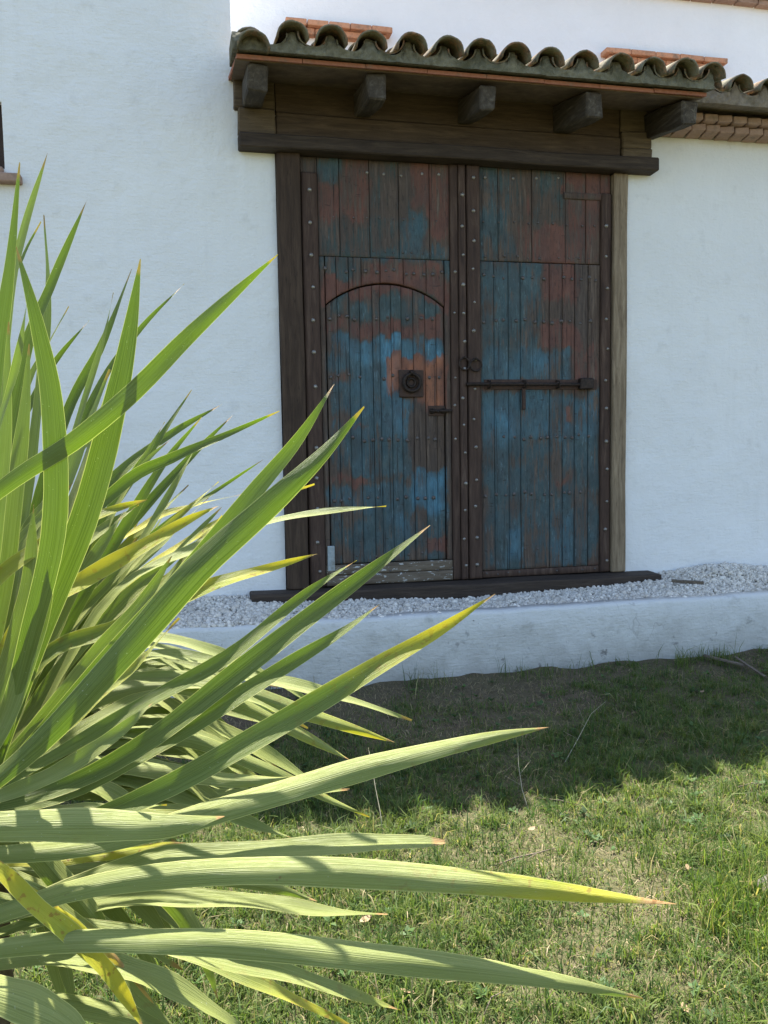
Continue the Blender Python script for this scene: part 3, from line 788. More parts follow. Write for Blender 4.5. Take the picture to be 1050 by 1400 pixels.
def plank(name, x0, x1, zb, zt, yf, parent, mat, th=0.035, gap=0.002, bev=0.004, paint=True, dens=0.024):
    """one board of the door: gridded face, eased edges; zb and zt may follow a curve"""
    fb = zb if callable(zb) else (lambda x: zb)
    ft = zt if callable(zt) else (lambda x: zt)
    x0 += gap; x1 -= gap
    nxx = max(2, int((x1 - x0) / dens)); nzz = max(2, int((ft((x0 + x1) / 2) - fb((x0 + x1) / 2)) / dens))
    us = [0.0, bev / (x1 - x0)] + [k / nxx for k in range(1, nxx)] + [1 - bev / (x1 - x0), 1.0]
    tilt = rnd.uniform(-.004, .004); sd = rnd.uniform(0, 50); pz = rnd.uniform(-.035, .035); pk = rnd.uniform(.78, 1.12)
    V, Fc, P = [], [], []
    for u in us:
        x = x0 + (x1 - x0) * u
        a, b = fb(x), ft(x)
        vsx = [0.0, bev / (b - a)] + [k / nzz for k in range(1, nzz)] + [1 - bev / (b - a), 1.0]
        for w in vsx:
            z = a + (b - a) * w
            e = (bev if u in (0.0, 1.0) else 0) + (bev if w in (0.0, 1.0) else 0)
            V.append((x + (0.0012 * fbm(sd, z * 6, 1)), yf + min(e, bev) + tilt * (u - .5) + 0.003 * fbm(x * 4 + sd, z * 2.2, 3), z))
            P.append(tuple(c_ * pk for c_ in paint_at(x, z + pz)) if paint else (0, 0, 0))
    W = len(vsx); n = len(us)
    for i in range(n - 1):
        for j in range(W - 1):
            Fc.append((i * W + j, (i + 1) * W + j, (i + 1) * W + j + 1, i * W + j + 1))
    # rim to the back
    rim = [j for j in range(W)] + [i * W + W - 1 for i in range(1, n)] + [(n - 1) * W + j for j in range(W - 2, -1, -1)] + [i * W for i in range(n - 2, 0, -1)]
    o = len(V)
    for r_ in rim:
        V.append((V[r_][0], yf + th, V[r_][2])); P.append(P[r_])
    m = len(rim)
    for k in range(m):
        Fc.append((rim[k], rim[(k + 1) % m], o + (k + 1) % m, o + k))
    me = mesh(name, V, Fc)
    set_color(me, 'paint', P)
    return hsub(name, me, parent, mat, True)

YD = 0.000                                         # face of the boards
left = hgroup('door_leaf'); right = hgroup('door_leaf'); wick = hgroup('wicket_door')
tag(left, 'left leaf with the arched wicket cut into it'); tag(right, 'right leaf with the long iron bolt'); tag(wick, 'small arched door in brighter flaking blue')
ZT, ZJ, ZB = 3.510, 2.842, 0.516
XM = 1.897
def runs(bounds, zb, zt, yf, parent, **kw):
    for a, b in zip(bounds[:-1], bounds[1:]):
        plank('plank', a, b, zb, zt, yf + rnd.uniform(-.003, .003), parent, MAT['door'], **kw)
# left leaf
runs([0.826, 0.98, 1.194, 1.405, 1.631, 1.778], ZJ, ZT, YD, left)
plank('plank', 0.710, 0.826, 3.402, ZT, YD, left, MAT['door'])
plank('stile', 0.710, 0.826, ZB, 3.399, YD - 0.028, left, MAT['strip'], 0.06, bev=0.010, paint=False)
runs([0.868, 0.945, 1.035, 1.125, 1.262, 1.43, 1.60, 1.733], lambda x: arch(x, 0.006), ZJ - 0.004, YD - 0.004, left)
plank('plank', 0.826, 0.865, 0.668, ZJ - 0.004, YD - 0.004, left, MAT['door'])
plank('plank', 1.736, 1.778, 0.668, ZJ - 0.004, YD - 0.004, left, MAT['door'])
plank('stile', 1.778, 1.838, ZB, ZT, YD - 0.020, left, MAT['strip'], 0.05, bev=0.006, paint=False)
plank('stile', 1.838, 1.893, ZB, ZT, YD - 0.032, left, MAT['strip'], 0.06, bev=0.006, paint=False)
plank('rail', 0.828, 1.778, 0.592, 0.664, YD - 0.012, left, MAT['rail'], 0.05, bev=0.006, paint=False)
plank('rail', 0.828, 1.778, ZB, 0.589, YD - 0.018, left, MAT['rail'], 0.05, bev=0.006, paint=False)
hsub('hinge_plate', box_mesh('hinge_plate', 0.842, 0.892, YD - 0.022, YD + 0.01, 0.625, 0.805, 0.004, 0.002), left, MAT['palemetal'])
# wicket
runs([0.872, 0.951, 1.031, 1.11, 1.201, 1.255, 1.336, 1.412, 1.5, 1.588, 1.671, 1.729], 0.672, lambda x: arch(x, -0.006), YD + 0.006, wick, gap=0.0015, bev=0.003)
# right leaf
runs([2.003, 2.149, 2.41, 2.676, 2.84, 2.957], ZJ + 0.006, ZT, YD, right)
plank('stile', 1.901, 2.003, ZB, ZT, YD - 0.030, right, MAT['strip'], 0.06, bev=0.008, paint=False)
plank('stile', 2.957, 3.040, ZB, 3.365, YD - 0.022, right, MAT['strip'], 0.06, bev=0.008, paint=False)
plank('plank', 2.957, 3.040, 3.368, ZT, YD, right, MAT['door'])
plank('batten', 2.66, 3.036, 3.315, 3.362, YD - 0.010, right, MAT['door'], 0.03, bev=0.004)
runs([2.003, 2.11, 2.222, 2.318, 2.548, 2.65, 2.75, 2.86, 2.957], 0.57, ZJ, YD - 0.003, right)
plank('rail', 2.003, 2.957, ZB, 0.567, YD - 0.010, right, MAT['strip'], 0.05, bev=0.006, paint=False)
hsub('backing', box_mesh('door_backing', 0.706, 3.044, 0.10, 0.16, 0.512, 3.515, 0), right, MAT['jamb'])

# studs: domed nails (too small to pick apart: one part per leaf)
dome_v, dome_f = [], []
for i in range(4):
    a = i / 3.0 * math.pi / 2 * 0.94
    for k in range(8):
        b = 2 * math.pi * k / 8
        dome_v.append((math.cos(a) * math.cos(b), -math.sin(a) * 0.75, math.cos(a) * math.sin(b)))
for i in range(3):
    for k in range(8):
        dome_f.append((i * 8 + k, i * 8 + (k + 1) % 8, (i + 1) * 8 + (k + 1) % 8, (i + 1) * 8 + k))
dome_f.append(tuple(24 + k for k in range(8)))
def studs(parent, pts, mat):
    ps = []
    for (x, z, r_, y) in pts:
        x += rnd.uniform(-.010, .010); z += rnd.uniform(-.016, .016) if r_ > .0135 else rnd.uniform(-.007, .007); r_ *= rnd.uniform(.68, 1.0)
        ps.append(([(x + v[0] * r_, y + v[1] * r_, z + v[2] * r_) for v in dome_v], dome_f))
    V, Fc = join(ps)
    o = hsub('studs', mesh('studs', V, Fc), parent, mat, True); tag(o, kind='stuff')
def row(x0, x1, z, step, r_, y, skip=0.12):
    out = []; x = x0
    while x <= x1:
        if rnd.random() > skip: out.append((x, z, r_, y))
        x += step * rnd.uniform(0.75, 1.25)
    return out
big_l = [(0.772, z, 0.017, YD - 0.028) for z in np.arange(0.62, 3.38, 0.222)] + [(1.866, z, 0.016, YD - 0.032) for z in np.arange(0.62, 3.45, 0.205)] + \
        [(x, 3.426, 0.014, YD) for x in (1.18, 1.29, 1.42, 1.57, 1.71)] + [(1.806, z, 0.013, YD - 0.020) for z in (2.75, 2.47, 2.0, 1.80, 1.55)]
studs(left, big_l, MAT['stud'])
studs(left, row(0.86, 1.76, 3.117, .085, .008, YD) + row(0.86, 1.76, 2.885, .075, .009, YD) + row(0.86, 1.76, 2.748, 0.072, .0165, YD - .004) + row(0.9, 1.7, 0.60, .2, .009, YD - .016), MAT['studrust'])
wk = []
for z in (2.42, 2.009, 1.565, 1.14):
    wk += row(0.90, 1.70, z, 0.072, .0165, YD + .006)
wk += row(0.9, 1.7, 0.72, .13, .011, YD + .006)
studs(wick, wk, MAT['studrust'])
big_r = [(1.952, z, 0.016, YD - 0.030) for z in np.arange(0.62, 3.45, 0.215)] + [(3.004, z, 0.017, YD - 0.022) for z in np.arange(0.62, 3.34, 0.228)] + [(x, 3.448, 0.015, YD) for x in (2.06, 2.27, 2.45, 2.61)]
studs(right, big_r, MAT['stud'])
rr_ = []
for z, st in ((3.128, .1), (2.881, .085), (2.737, .075), (2.418, .075), (1.563, .075), (1.14, .075), (0.725, .12)):
    rr_ += row(2.04, 2.93, z, st, 0.0165 if st < .08 else .010, YD - .003)
rr_ += row(2.04, 2.93, 0.545, .09, .010, YD - .010)
studs(right, rr_, MAT['studrust'])

# knocker: rusted square plate with a ring
hsub('knocker_plate', box_mesh('knocker_plate', 1.388, 1.566, YD - 0.006, YD + 0.008, 1.862, 2.058, 0.004, 0.006), wick, MAT['plate'])
Vr, Fr = join([torus((1.478, YD - 0.028, 1.965), 0.062, 0.013), tube([(1.478, YD - 0.004, 2.035), (1.478, YD - 0.030, 2.040), (1.478, YD - 0.048, 2.028)], [0.020, 0.017, 0.010], 10), torus((1.478, YD - 0.012, 1.965), 0.030, 0.010)])
hsub('ring_knocker', mesh('ring_knocker', Vr, Fr), wick, MAT['iron'], True)
# small bolt of the wicket
Vb, Fb = join([tube([(1.612, YD - .016, 1.762), (1.775, YD - .022, 1.761)], 0.011, 8), tube([(1.665, YD - .016, 1.762), (1.665, YD - .052, 1.752)], 0.007, 6), torus((1.630, YD - .012, 1.762), 0.016, 0.006), torus((1.715, YD - .012, 1.762), 0.016, 0.006)])
hsub('latch', mesh('latch', Vb, Fb), wick, MAT['iron'], True)
hsub('latch_plate', box_mesh('latch_plate', 1.605, 1.728, YD - 0.004, YD + 0.008, 1.725, 1.80, 0.003, 0.003), wick, MAT['plate'])
# twin rings
for (x, z, par, sx) in ((1.868, 2.098, left, 0.9), (1.956, 2.090, right, 1.0)):
    Vr, Fr = join([torus((x, YD - 0.046, z), 0.043, 0.0065, sx=sx), tube([(x, YD - .020, z + .043), (x, YD - .058, z + .046)], 0.009, 7)])
    hsub('ring', mesh('ring', Vr, Fr), par, MAT['iron'], True)
# long bolt on the right leaf with staples, hasp and its socket plate
Vb, Fb = tube([(1.885, YD - .045, 1.952), (2.30, YD - .043, 1.953), (2.82, YD - .042, 1.950)], 0.0125, 9)
hsub('bolt', mesh('bolt', Vb, Fb), right, MAT['iron'], True)
for x in (2.06, 2.335, 2.60):
    Vs, Fs = tube([(x, YD - .002, 1.925), (x, YD - .058, 1.930), (x, YD - .064, 1.952), (x, YD - .058, 1.974), (x, YD - .002, 1.980)], 0.007, 6)
    hsub('staple', mesh('staple', Vs, Fs), right, MAT['iron'], True)
hsub('bolt_plate', box_mesh('bolt_plate', 2.775, 2.885, YD - 0.058, YD, 1.915, 2.00, 0.008, 0.004), right, MAT['iron'])
hsub('bolt_back', box_mesh('bolt_back', 2.03, 2.93, YD - 0.012, YD, 1.915, 1.990, 0.003, 0.002), right, MAT['plate'])
hsub('hasp', box_mesh('hasp', 2.322, 2.350, YD - 0.030, YD - 0.004, 1.765, 1.928, 0.005, 0.003), right, MAT['plate'])

# ================================================================== LOW WALL AND GRAVEL
YW = -0.80
lx = fill([-6.0, 9.0], 0.06)
prof = [(0.012, -0.12), (0.004, 0.02), (0.0, 0.16), (0.004, 0.30), (0.008, 0.405), (0.018, 0.424), (0.14, 0.428), (0.15, 0.30)]
V, Fc = [], []
for x in lx:
    for (dy, z) in prof:
        ir = 0.013 * fbm(x * 1.6, z * 4, 6) + 0.008 * fbm(x * 7, z * 9, 2)
        V.append((x, YW + dy + ir, z + (0.007 * fbm(x * 2.5, 0, 9) if z > 0.3 else 0)))
n = len(prof)
Fc = [(i * n + j, (i + 1) * n + j, (i + 1) * n + j + 1, i * n + j + 1) for i in range(len(lx) - 1) for j in range(n - 1)]
rw = link('retaining_wall', mesh('retaining_wall', V, Fc), None, MAT['low'], True)
tag(rw, 'low whitewashed retaining wall holding the gravel strip below the door', 'wall')
def gravel_z(x, y):
    h = 0.405 + 0.012 * fbm(x * 2, y * 3, 1)
    h += 0.055 * max(0, (y + 0.75) / 0.75) * (0.5 + 0.5 * math.tanh((1.2 - abs(x - 1.9)) * -2 + 1.0))
    h += 0.085 * math.exp(-((x - 3.95) / 0.42) ** 2 - ((y + 0.16) / 0.26) ** 2)
    h += 0.02 * math.exp(-((x - 0.0) / 0.5) ** 2)
    return h
bx = fill([-6.0, 9.0], 0.12); by = fill([-0.70, 0.02], 0.09)
V = [(x, y, gravel_z(x, y) - 0.006) for y in by for x in bx]
n = len(bx)
Fc = [(j * n + i, j * n + i + 1, (j + 1) * n + i + 1, (j + 1) * n + i) for j in range(len(by) - 1) for i in range(n - 1)]
gb = link('gravel_bed', mesh('gravel_bed', V, Fc), None, MAT['bed'], True)
tag(gb, 'pale stone dust under the white gravel', 'gravel bed', kind='structure')
bm = bmesh.new(); bmesh.ops.create_icosphere(bm, subdivisions=1, radius=1.0)
ico = np.array([v.co for v in bm.verts]); icf = np.array([[v.index for v in f.verts] for f in bm.faces]); bm.free()
NS = 40000
px_ = np.where(nrg.random(NS) < 0.93, nrg.uniform(-1.2, 5.2, NS), nrg.uniform(-3.5, 7.5, NS))
py_ = nrg.uniform(-0.735, 0.0, NS)
zz = np.array([gravel_z(a, b) for a, b in zip(px_, py_)]) + nrg.uniform(-0.004, 0.010, NS)
keep = ~((px_ > 0.28) & (px_ < 3.39) & (py_ > -0.205))
px_, py_, zz = px_[keep], py_[keep], zz[keep]; NS = len(px_)
sz = nrg.lognormal(math.log(0.0080), 0.38, NS)
sc3 = sz[:, None] * nrg.uniform(0.65, 1.3, (NS, 3))
ang = nrg.uniform(0, 2 * math.pi, (NS, 2))
loc = ico[None] * (1 + nrg.uniform(-0.28, 0.28, (NS, 12, 1))) * sc3[:, None, :]
c, s = np.cos(ang[:, 0])[:, None], np.sin(ang[:, 0])[:, None]
x1 = loc[..., 0] * c - loc[..., 1] * s; y1 = loc[..., 0] * s + loc[..., 1] * c
c, s = np.cos(ang[:, 1])[:, None], np.sin(ang[:, 1])[:, None]
y2 = y1 * c - loc[..., 2] * s; z2 = y1 * s + loc[..., 2] * c
VV = np.stack([x1 + px_[:, None], y2 + py_[:, None], z2 + zz[:, None]], -1).reshape(-1, 3)
TT = (icf[None] + (np.arange(NS) * 12)[:, None, None]).reshape(-1, 3)
gm = mesh_np('gravel', VV, TT)
lum = np.clip(nrg.normal(0.60, 0.10, NS), 0.2, 0.84)
warm = nrg.uniform(-0.005, 0.05, NS)
gc = np.stack([lum * 1.07 + warm * 0.6, lum, lum * 0.87 - warm * 0.5], 1)
set_color(gm, 'tint', np.repeat(gc, 12, 0))
gv = link('gravel', gm, None, MAT['gravel'])
tag(gv, 'white crushed stone gravel heaped along the foot of the wall', 'gravel', kind='stuff')

# ================================================================== GRASS
def grass_cover(x, y):
    """0 bare .. 1 full; bare earth near the low wall, thin straw patches in the lawn"""
    c = 0.97 + 0.92 * fbm(x * 1.2 + 3, y * 1.2, 7, 2) + 0.45 * fbm(x * 4.5, y * 4.5, 2, 2)
    d = (-0.80 - y)
    lim = 1.30 if x < 2.2 else 0.65
    if d < lim: c -= (1.7 if x < 2.0 else 0.75) * (1 - d / lim) * (0.9 + 0.6 * fbm(x * 2.2, y * 2, 5))
    if d < 0.07: c += 0.25
    return c
def blades(n, length, width, region, seed, colfn, lie, keepfn, clump=0.0, spread=0.02):
    g = np.random.default_rng(seed)
    def scatter(k):
        x = g.uniform(region[0], region[1], k * 3); y = g.uniform(region[2], region[3], k * 3)
        dist = np.sqrt((x - CAM[0]) ** 2 + (y - CAM[1]) ** 2)
        wgt = np.clip(2.6 / dist, 0.15, 1.0) ** 1.5          # more blades nearer to the lens
        q = g.random(k * 3) < wgt
        x, y = x[q][:k], y[q][:k]
        cov = np.array([keepfn(a, b) for a, b in zip(x, y)])
        q = g.random(len(x)) < cov
        return x[q], y[q], cov[q]
    if clump:
        cx_, cy_, cc_ = scatter(int(n / clump))
        rep = g.poisson(clump * np.clip(cc_, 0.3, 1.0))
        x = np.repeat(cx_, rep); y = np.repeat(cy_, rep); cov = np.repeat(cc_, rep)
        scl = np.repeat(g.lognormal(0, 0.30, len(cx_)), rep); hue = np.repeat(g.random(len(cx_)), rep)
        sp = spread * np.repeat(g.uniform(0.5, 1.6, len(cx_)), rep)
        x = x + g.normal(0, 1, len(x)) * sp; y = y + g.normal(0, 1, len(x)) * sp
        q = y < -0.815
        x, y, cov, scl, hue = x[q], y[q], cov[q], scl[q], hue[q]
    else:
        x, y, cov = scatter(n); scl = np.ones(len(x)); hue = g.random(len(x))
    m = len(x)
    gx_ = np.round(x / 0.06).astype(int); gy_ = np.round(y / 0.06).astype(int); memo = {}
    z = np.empty(m)
    for i in range(m):
        k = (gx_[i], gy_[i])
        if k not in memo: memo[k] = ground_z(k[0] * 0.06, k[1] * 0.06)
        z[i] = memo[k]
    L = length * scl * g.lognormal(0, 0.30, m); Wd = width * g.uniform(0.6, 1.4, m)
    az = g.uniform(0, 2 * math.pi, m); tilt = np.clip(g.normal(lie, 0.35, m), 0.05, 1.5)
    d = np.stack([np.cos(az), np.sin(az), np.zeros(m)], 1)
    sd = np.stack([-np.sin(az), np.cos(az), np.zeros(m)], 1)
    tw = g.uniform(-0.9, 0.9, m)[:, None]
    sd = sd * np.cos(tw) + np.array([0, 0, 1.0]) * np.sin(tw)
    up = np.array([0, 0, 1.0])
    b0 = np.stack([x, y, z - 0.004], 1)
    t1 = tilt * 0.55; t2 = tilt * 1.35
    p1 = b0 + (d * np.sin(t1)[:, None] + up * np.cos(t1)[:, None]) * (L * 0.5)[:, None]
    p2 = p1 + (d * np.sin(t2)[:, None] + up * np.cos(t2)[:, None]) * (L * 0.5)[:, None]
    p2[:, 2] = np.maximum(p2[:, 2], z + 0.003)
    w = Wd[:, None] * 0.5
    V = np.stack([b0 - sd * w, b0 + sd * w, p1 + sd * w * 0.85, p1 - sd * w * 0.85, p2], 1).reshape(-1, 3)
    T = np.array([[0, 1, 2], [0, 2, 3], [3, 2, 4]])[None] + (np.arange(m) * 5)[:, None, None]
    cols = np.clip(colfn(g, m, hue), 0.005, 1)
    CC = np.stack([cols, cols, cols, cols, cols], 1).reshape(-1, 3)
    return V, T.reshape(-1, 3), CC
def green(g, m, hue):
    a = np.array([0.036, 0.080, 0.019]); b = np.array([0.142, 0.176, 0.043]); c = np.array([0.27, 0.23, 0.115])
    t = np.clip(hue * 0.75 + g.normal(0.12, 0.18, m), 0, 1)[:, None]
    dry = (g.random(m) < 0.06 + 0.14 * (hue > 0.76))[:, None]
    return np.where(dry, c * g.uniform(0.6, 1.2, (m, 1)), a + (b - a) * t)
def strawc(g, m, hue):
    return np.array([0.285, 0.225, 0.125]) * g.uniform(0.4, 1.3, (m, 1)) + g.uniform(-.01, .01, (m, 3))
REG = (-2.2, 5.2, -5.6, -0.83)
V1, T1, C1 = blades(380000, 0.046, 0.0040, REG, 5, green, 0.80, lambda a, b: max(0.02, min(1.0, grass_cover(a, b))), 30, 0.024)
V2, T2, C2 = blades(280000, 0.030, 0.0032, REG, 9, green, 0.95, lambda a, b: max(0.04, min(1.0, grass_cover(a, b) + 0.2)))
V3, T3, C3 = blades(5200, 0.100, 0.0036, (-1.5, 5.2, -1.0, -0.83), 15, green, 0.50, lambda a, b: max(0.0, min(0.9, 0.25 + 1.5 * fbm(a * 1.7, 0, 3, 2))), 9, 0.020)
lush = on_ground(1010, 1240); c0s = on_ground(1066, 1214)
V4, T4, C4 = blades(26000, 0.085, 0.0042, (lush[0] - .45, lush[0] + .9, lush[1] - .6, lush[1] + .45), 17, lambda g, m, h: green(g, m, h) * np.array([1.15, 1.15, 0.9]), 0.60, lambda a, b: math.exp(-((a - lush[0] - .20) / .40) ** 2 - ((b - lush[1] + .08) / .30) ** 2) * (0.0 if (a - c0s[0]) ** 2 + (b - c0s[1]) ** 2 < .012 else 1.0), 26, 0.020)
V = np.vstack([V1, V2, V3, V4]); n12 = len(V1) + len(V2); T = np.vstack([T1, T2 + len(V1), T3 + n12, T4 + n12 + len(V3)]); CC = np.vstack([C1, C2, C3, C4])
me = mesh_np('grass', V, T); set_color(me, 'tint', CC)
gr = link('grass', me, None, MAT['grass']); tag(gr, 'short patchy green lawn grass, sunlit in front and shaded by the house', 'grass', kind='stuff')
V, T, CC = blades(100000, 0.045, 0.0024, REG, 6, strawc, 1.35, lambda a, b: 0.10 + 0.80 * max(0, 0.90 - grass_cover(a, b)))
me = mesh_np('dry_grass', V, T); set_color(me, 'tint', CC)
dg = link('dry_grass', me, None, MAT['straw']); tag(dg, 'dead straw lying between the green blades of the lawn', 'dry grass', kind='stuff')
# broad-leaved weeds flat in the turf
wv, wt, wc = [], [], []
gw = np.random.default_rng(21)
for k in range(700):
    x = gw.uniform(-1.0, 3.6); y = gw.uniform(-4.6, -0.9)
    if gw.random() > 0.25 + 0.9 * max(0, fbm(x * 1.5, y * 1.5, 33, 2) + 0.25): continue
    z = ground_z(x, y); nl = gw.integers(4, 9); S = gw.uniform(0.018, 0.042); tint = np.array([0.060, 0.105, 0.034]) * gw.uniform(0.7, 1.5)
    for q in range(nl):
        an = gw.uniform(0, 6.28); el = gw.uniform(0.15, 0.9); dv = np.array([math.cos(an) * math.cos(el), math.sin(an) * math.cos(el), math.sin(el)]); sv = np.array([-math.sin(an), math.cos(an), gw.uniform(-.3, .3)])
        b0 = np.array([x, y, z + 0.012]); o = len(wv); wd = S * gw.uniform(0.18, 0.30)
        wv += [b0, b0 + dv * S * .5 + sv * wd, b0 + dv * S * .5 - sv * wd, b0 + dv * S - np.array([0, 0, S * .15])]
        wt += [(o, o + 1, o + 2), (o + 1, o + 3, o + 2)]; wc += [tint * gw.uniform(.8, 1.2)] * 4
me = mesh_np('weeds', np.array(wv), np.array(wt)); set_color(me, 'tint', np.array(wc))
wo_ = link('weeds', me, None, MAT['grass']); tag(wo_, 'small broad leaved weeds growing in the lawn', 'weeds', kind='stuff')

# ================================================================== PLANT
def crspline(P, n):
    P = np.asarray(P, float)
    P = np.vstack([2 * P[0] - P[1], P, 2 * P[-1] - P[-2]])
    seg = len(P) - 3
    out = []
    for i in range(n + 1):
        u = i / n * seg; k = min(int(u), seg - 1); t = u - k
        p0, p1, p2, p3 = P[k], P[k + 1], P[k + 2], P[k + 3]
        out.append(0.5 * (2 * p1 + (p2 - p0) * t + (2 * p0 - 5 * p1 + 4 * p2 - p3) * t * t + (3 * p1 - p0 - 3 * p2 + p3) * t ** 3))
    return np.array(out)
PROF_T = [0, .12, .30, .50, .64, .76, .86, .93, .97, 1.0]
PROF_W = [.50, .66, .87, 1.0, .95, .80, .56, .31, .15, .03]
def blade_mesh(name, pts, sides, W, fold=0.22, yel=0.0, tip=0.55, notch=None, blunt=False, twist=0.0, ytip=0.0):
    """leaf blade along pts; sides = unit side vectors; W full width in metres"""
    n = len(pts); m = 9
    seg = np.concatenate([[0], np.cumsum(np.linalg.norm(np.diff(pts, axis=0), axis=1))]); L = seg[-1]; tt = seg / L
    V, Fc, A, UV = [], [], [], []
    for i in range(n):
        tg = pts[min(i + 1, n - 1)] - pts[max(i - 1, 0)]; tg = tg / np.linalg.norm(tg)
        sd = sides[i] - tg * np.dot(sides[i], tg); sd /= np.linalg.norm(sd)
        nm = np.cross(sd, tg)
        if nm[2] < 0: nm = -nm
        if twist:
            a = twist * tt[i]
            sd, nm = sd * math.cos(a) + nm * math.sin(a), nm * math.cos(a) - sd * math.sin(a)
        w = W * 0.5 * np.interp(tt[i], PROF_T, PROF_W)
        if blunt: w = W * 0.5 * np.interp(tt[i], [0, .3, .8, .93, .97, 1], [.8, 1, .9, .75, .55, .12])
        wav = 0.0025 * math.sin(tt[i] * 23 + W * 4000)
        for k in range(m):
            u = -1 + 2 * k / (m - 1)
            if k in (1, m - 2): u = math.copysign(0.90, u)
            uu = u
            if notch and notch[0] < tt[i] < notch[1] and u * notch[2] > 0:
                uu = u * (1 - 0.55 * math.sin((tt[i] - notch[0]) / (notch[1] - notch[0]) * math.pi * 2.5) ** 2)
            p = pts[i] + sd * (w * uu) + nm * (fold * w * (0.45 * uu * uu + 0.55 * abs(uu) - 0.3) + wav * uu)
            V.append(p); UV.append((0.5 + 0.5 * u, tt[i] * L * 4))
            A.append((1 - abs(u), min(1, yel + ytip * max(0, (tt[i] - 0.45) / 0.55) ** 1.3 + 0.10 * (abs(u) > .85)), max(0, (tt[i] - (1 - tip * 0.1)) / (tip * 0.1 + 1e-4)) if tip else 0))
    for i in range(n - 1):
        for k in range(m - 1):
            Fc.append((i * m + k, i * m + k + 1, (i + 1) * m + k + 1, (i + 1) * m + k))
    me = mesh(name, V, Fc)
    set_color(me, 'leaf', A)
    uvl = me.uv_layers.new(name='UVMap')
    li = np.zeros(len(me.loops), np.int32); me.loops.foreach_get('vertex_index', li)
    uvl.data.foreach_set('uv', np.array(UV, np.float32)[li].ravel())
    return me
IMG_UP = ROT @ np.array([0, 1.0, 0])
def pic_leaf(path, d0, d1, wpx, roll, **kw):
    """a leaf whose course was read off the photograph, rooted at distance d0 and ending at d1"""
    n = 26
    P2 = crspline(path, n)
    seg = np.concatenate([[0], np.cumsum(np.linalg.norm(np.diff(P2, axis=0), axis=1))]); tt = seg / seg[-1]
    bow = kw.pop('bow', 0.0)
    dd = d0 + (d1 - d0) * tt + bow * np.sin(tt * math.pi)
    pts = np.array([deep(p[0], p[1], d) for p, d in zip(P2, dd)])
    sides = []
    r = math.radians(roll)
    for i in range(n + 1):
        view = pts[i] - CAM; view /= np.linalg.norm(view)
        tg = pts[min(i + 1, n)] - pts[max(i - 1, 0)]
        tg = tg - view * np.dot(tg, view); tg /= np.linalg.norm(tg)
        si = np.cross(tg, view)
        if (np.dot(si, IMG_UP) < 0 if i == 0 else np.dot(si, prev) < 0): si = -si
        prev = si
        sides.append(si * math.cos(r) + view * math.sin(r))
    W = wpx * (0.5 * (d0 + d1)) / F_PX / max(0.35, math.cos(r))
    return blade_mesh('leaf', pts, sides, W, **kw)
plant = empty('sword_leaf_plant', (-0.42, -4.36, 0.0))
tag(plant, 'large spiky sword leaved plant filling the left foreground, backlit yellow green', 'plant')
PINV = Matrix.Translation((0.42, 4.36, 0.0))
def add_leaf(me, young=False):
    o = link('leaf', me, None, MAT['young' if young else 'leaf'], True); o.parent = plant; o.matrix_parent_inverse = PINV; return o
B = (-60, 1090)
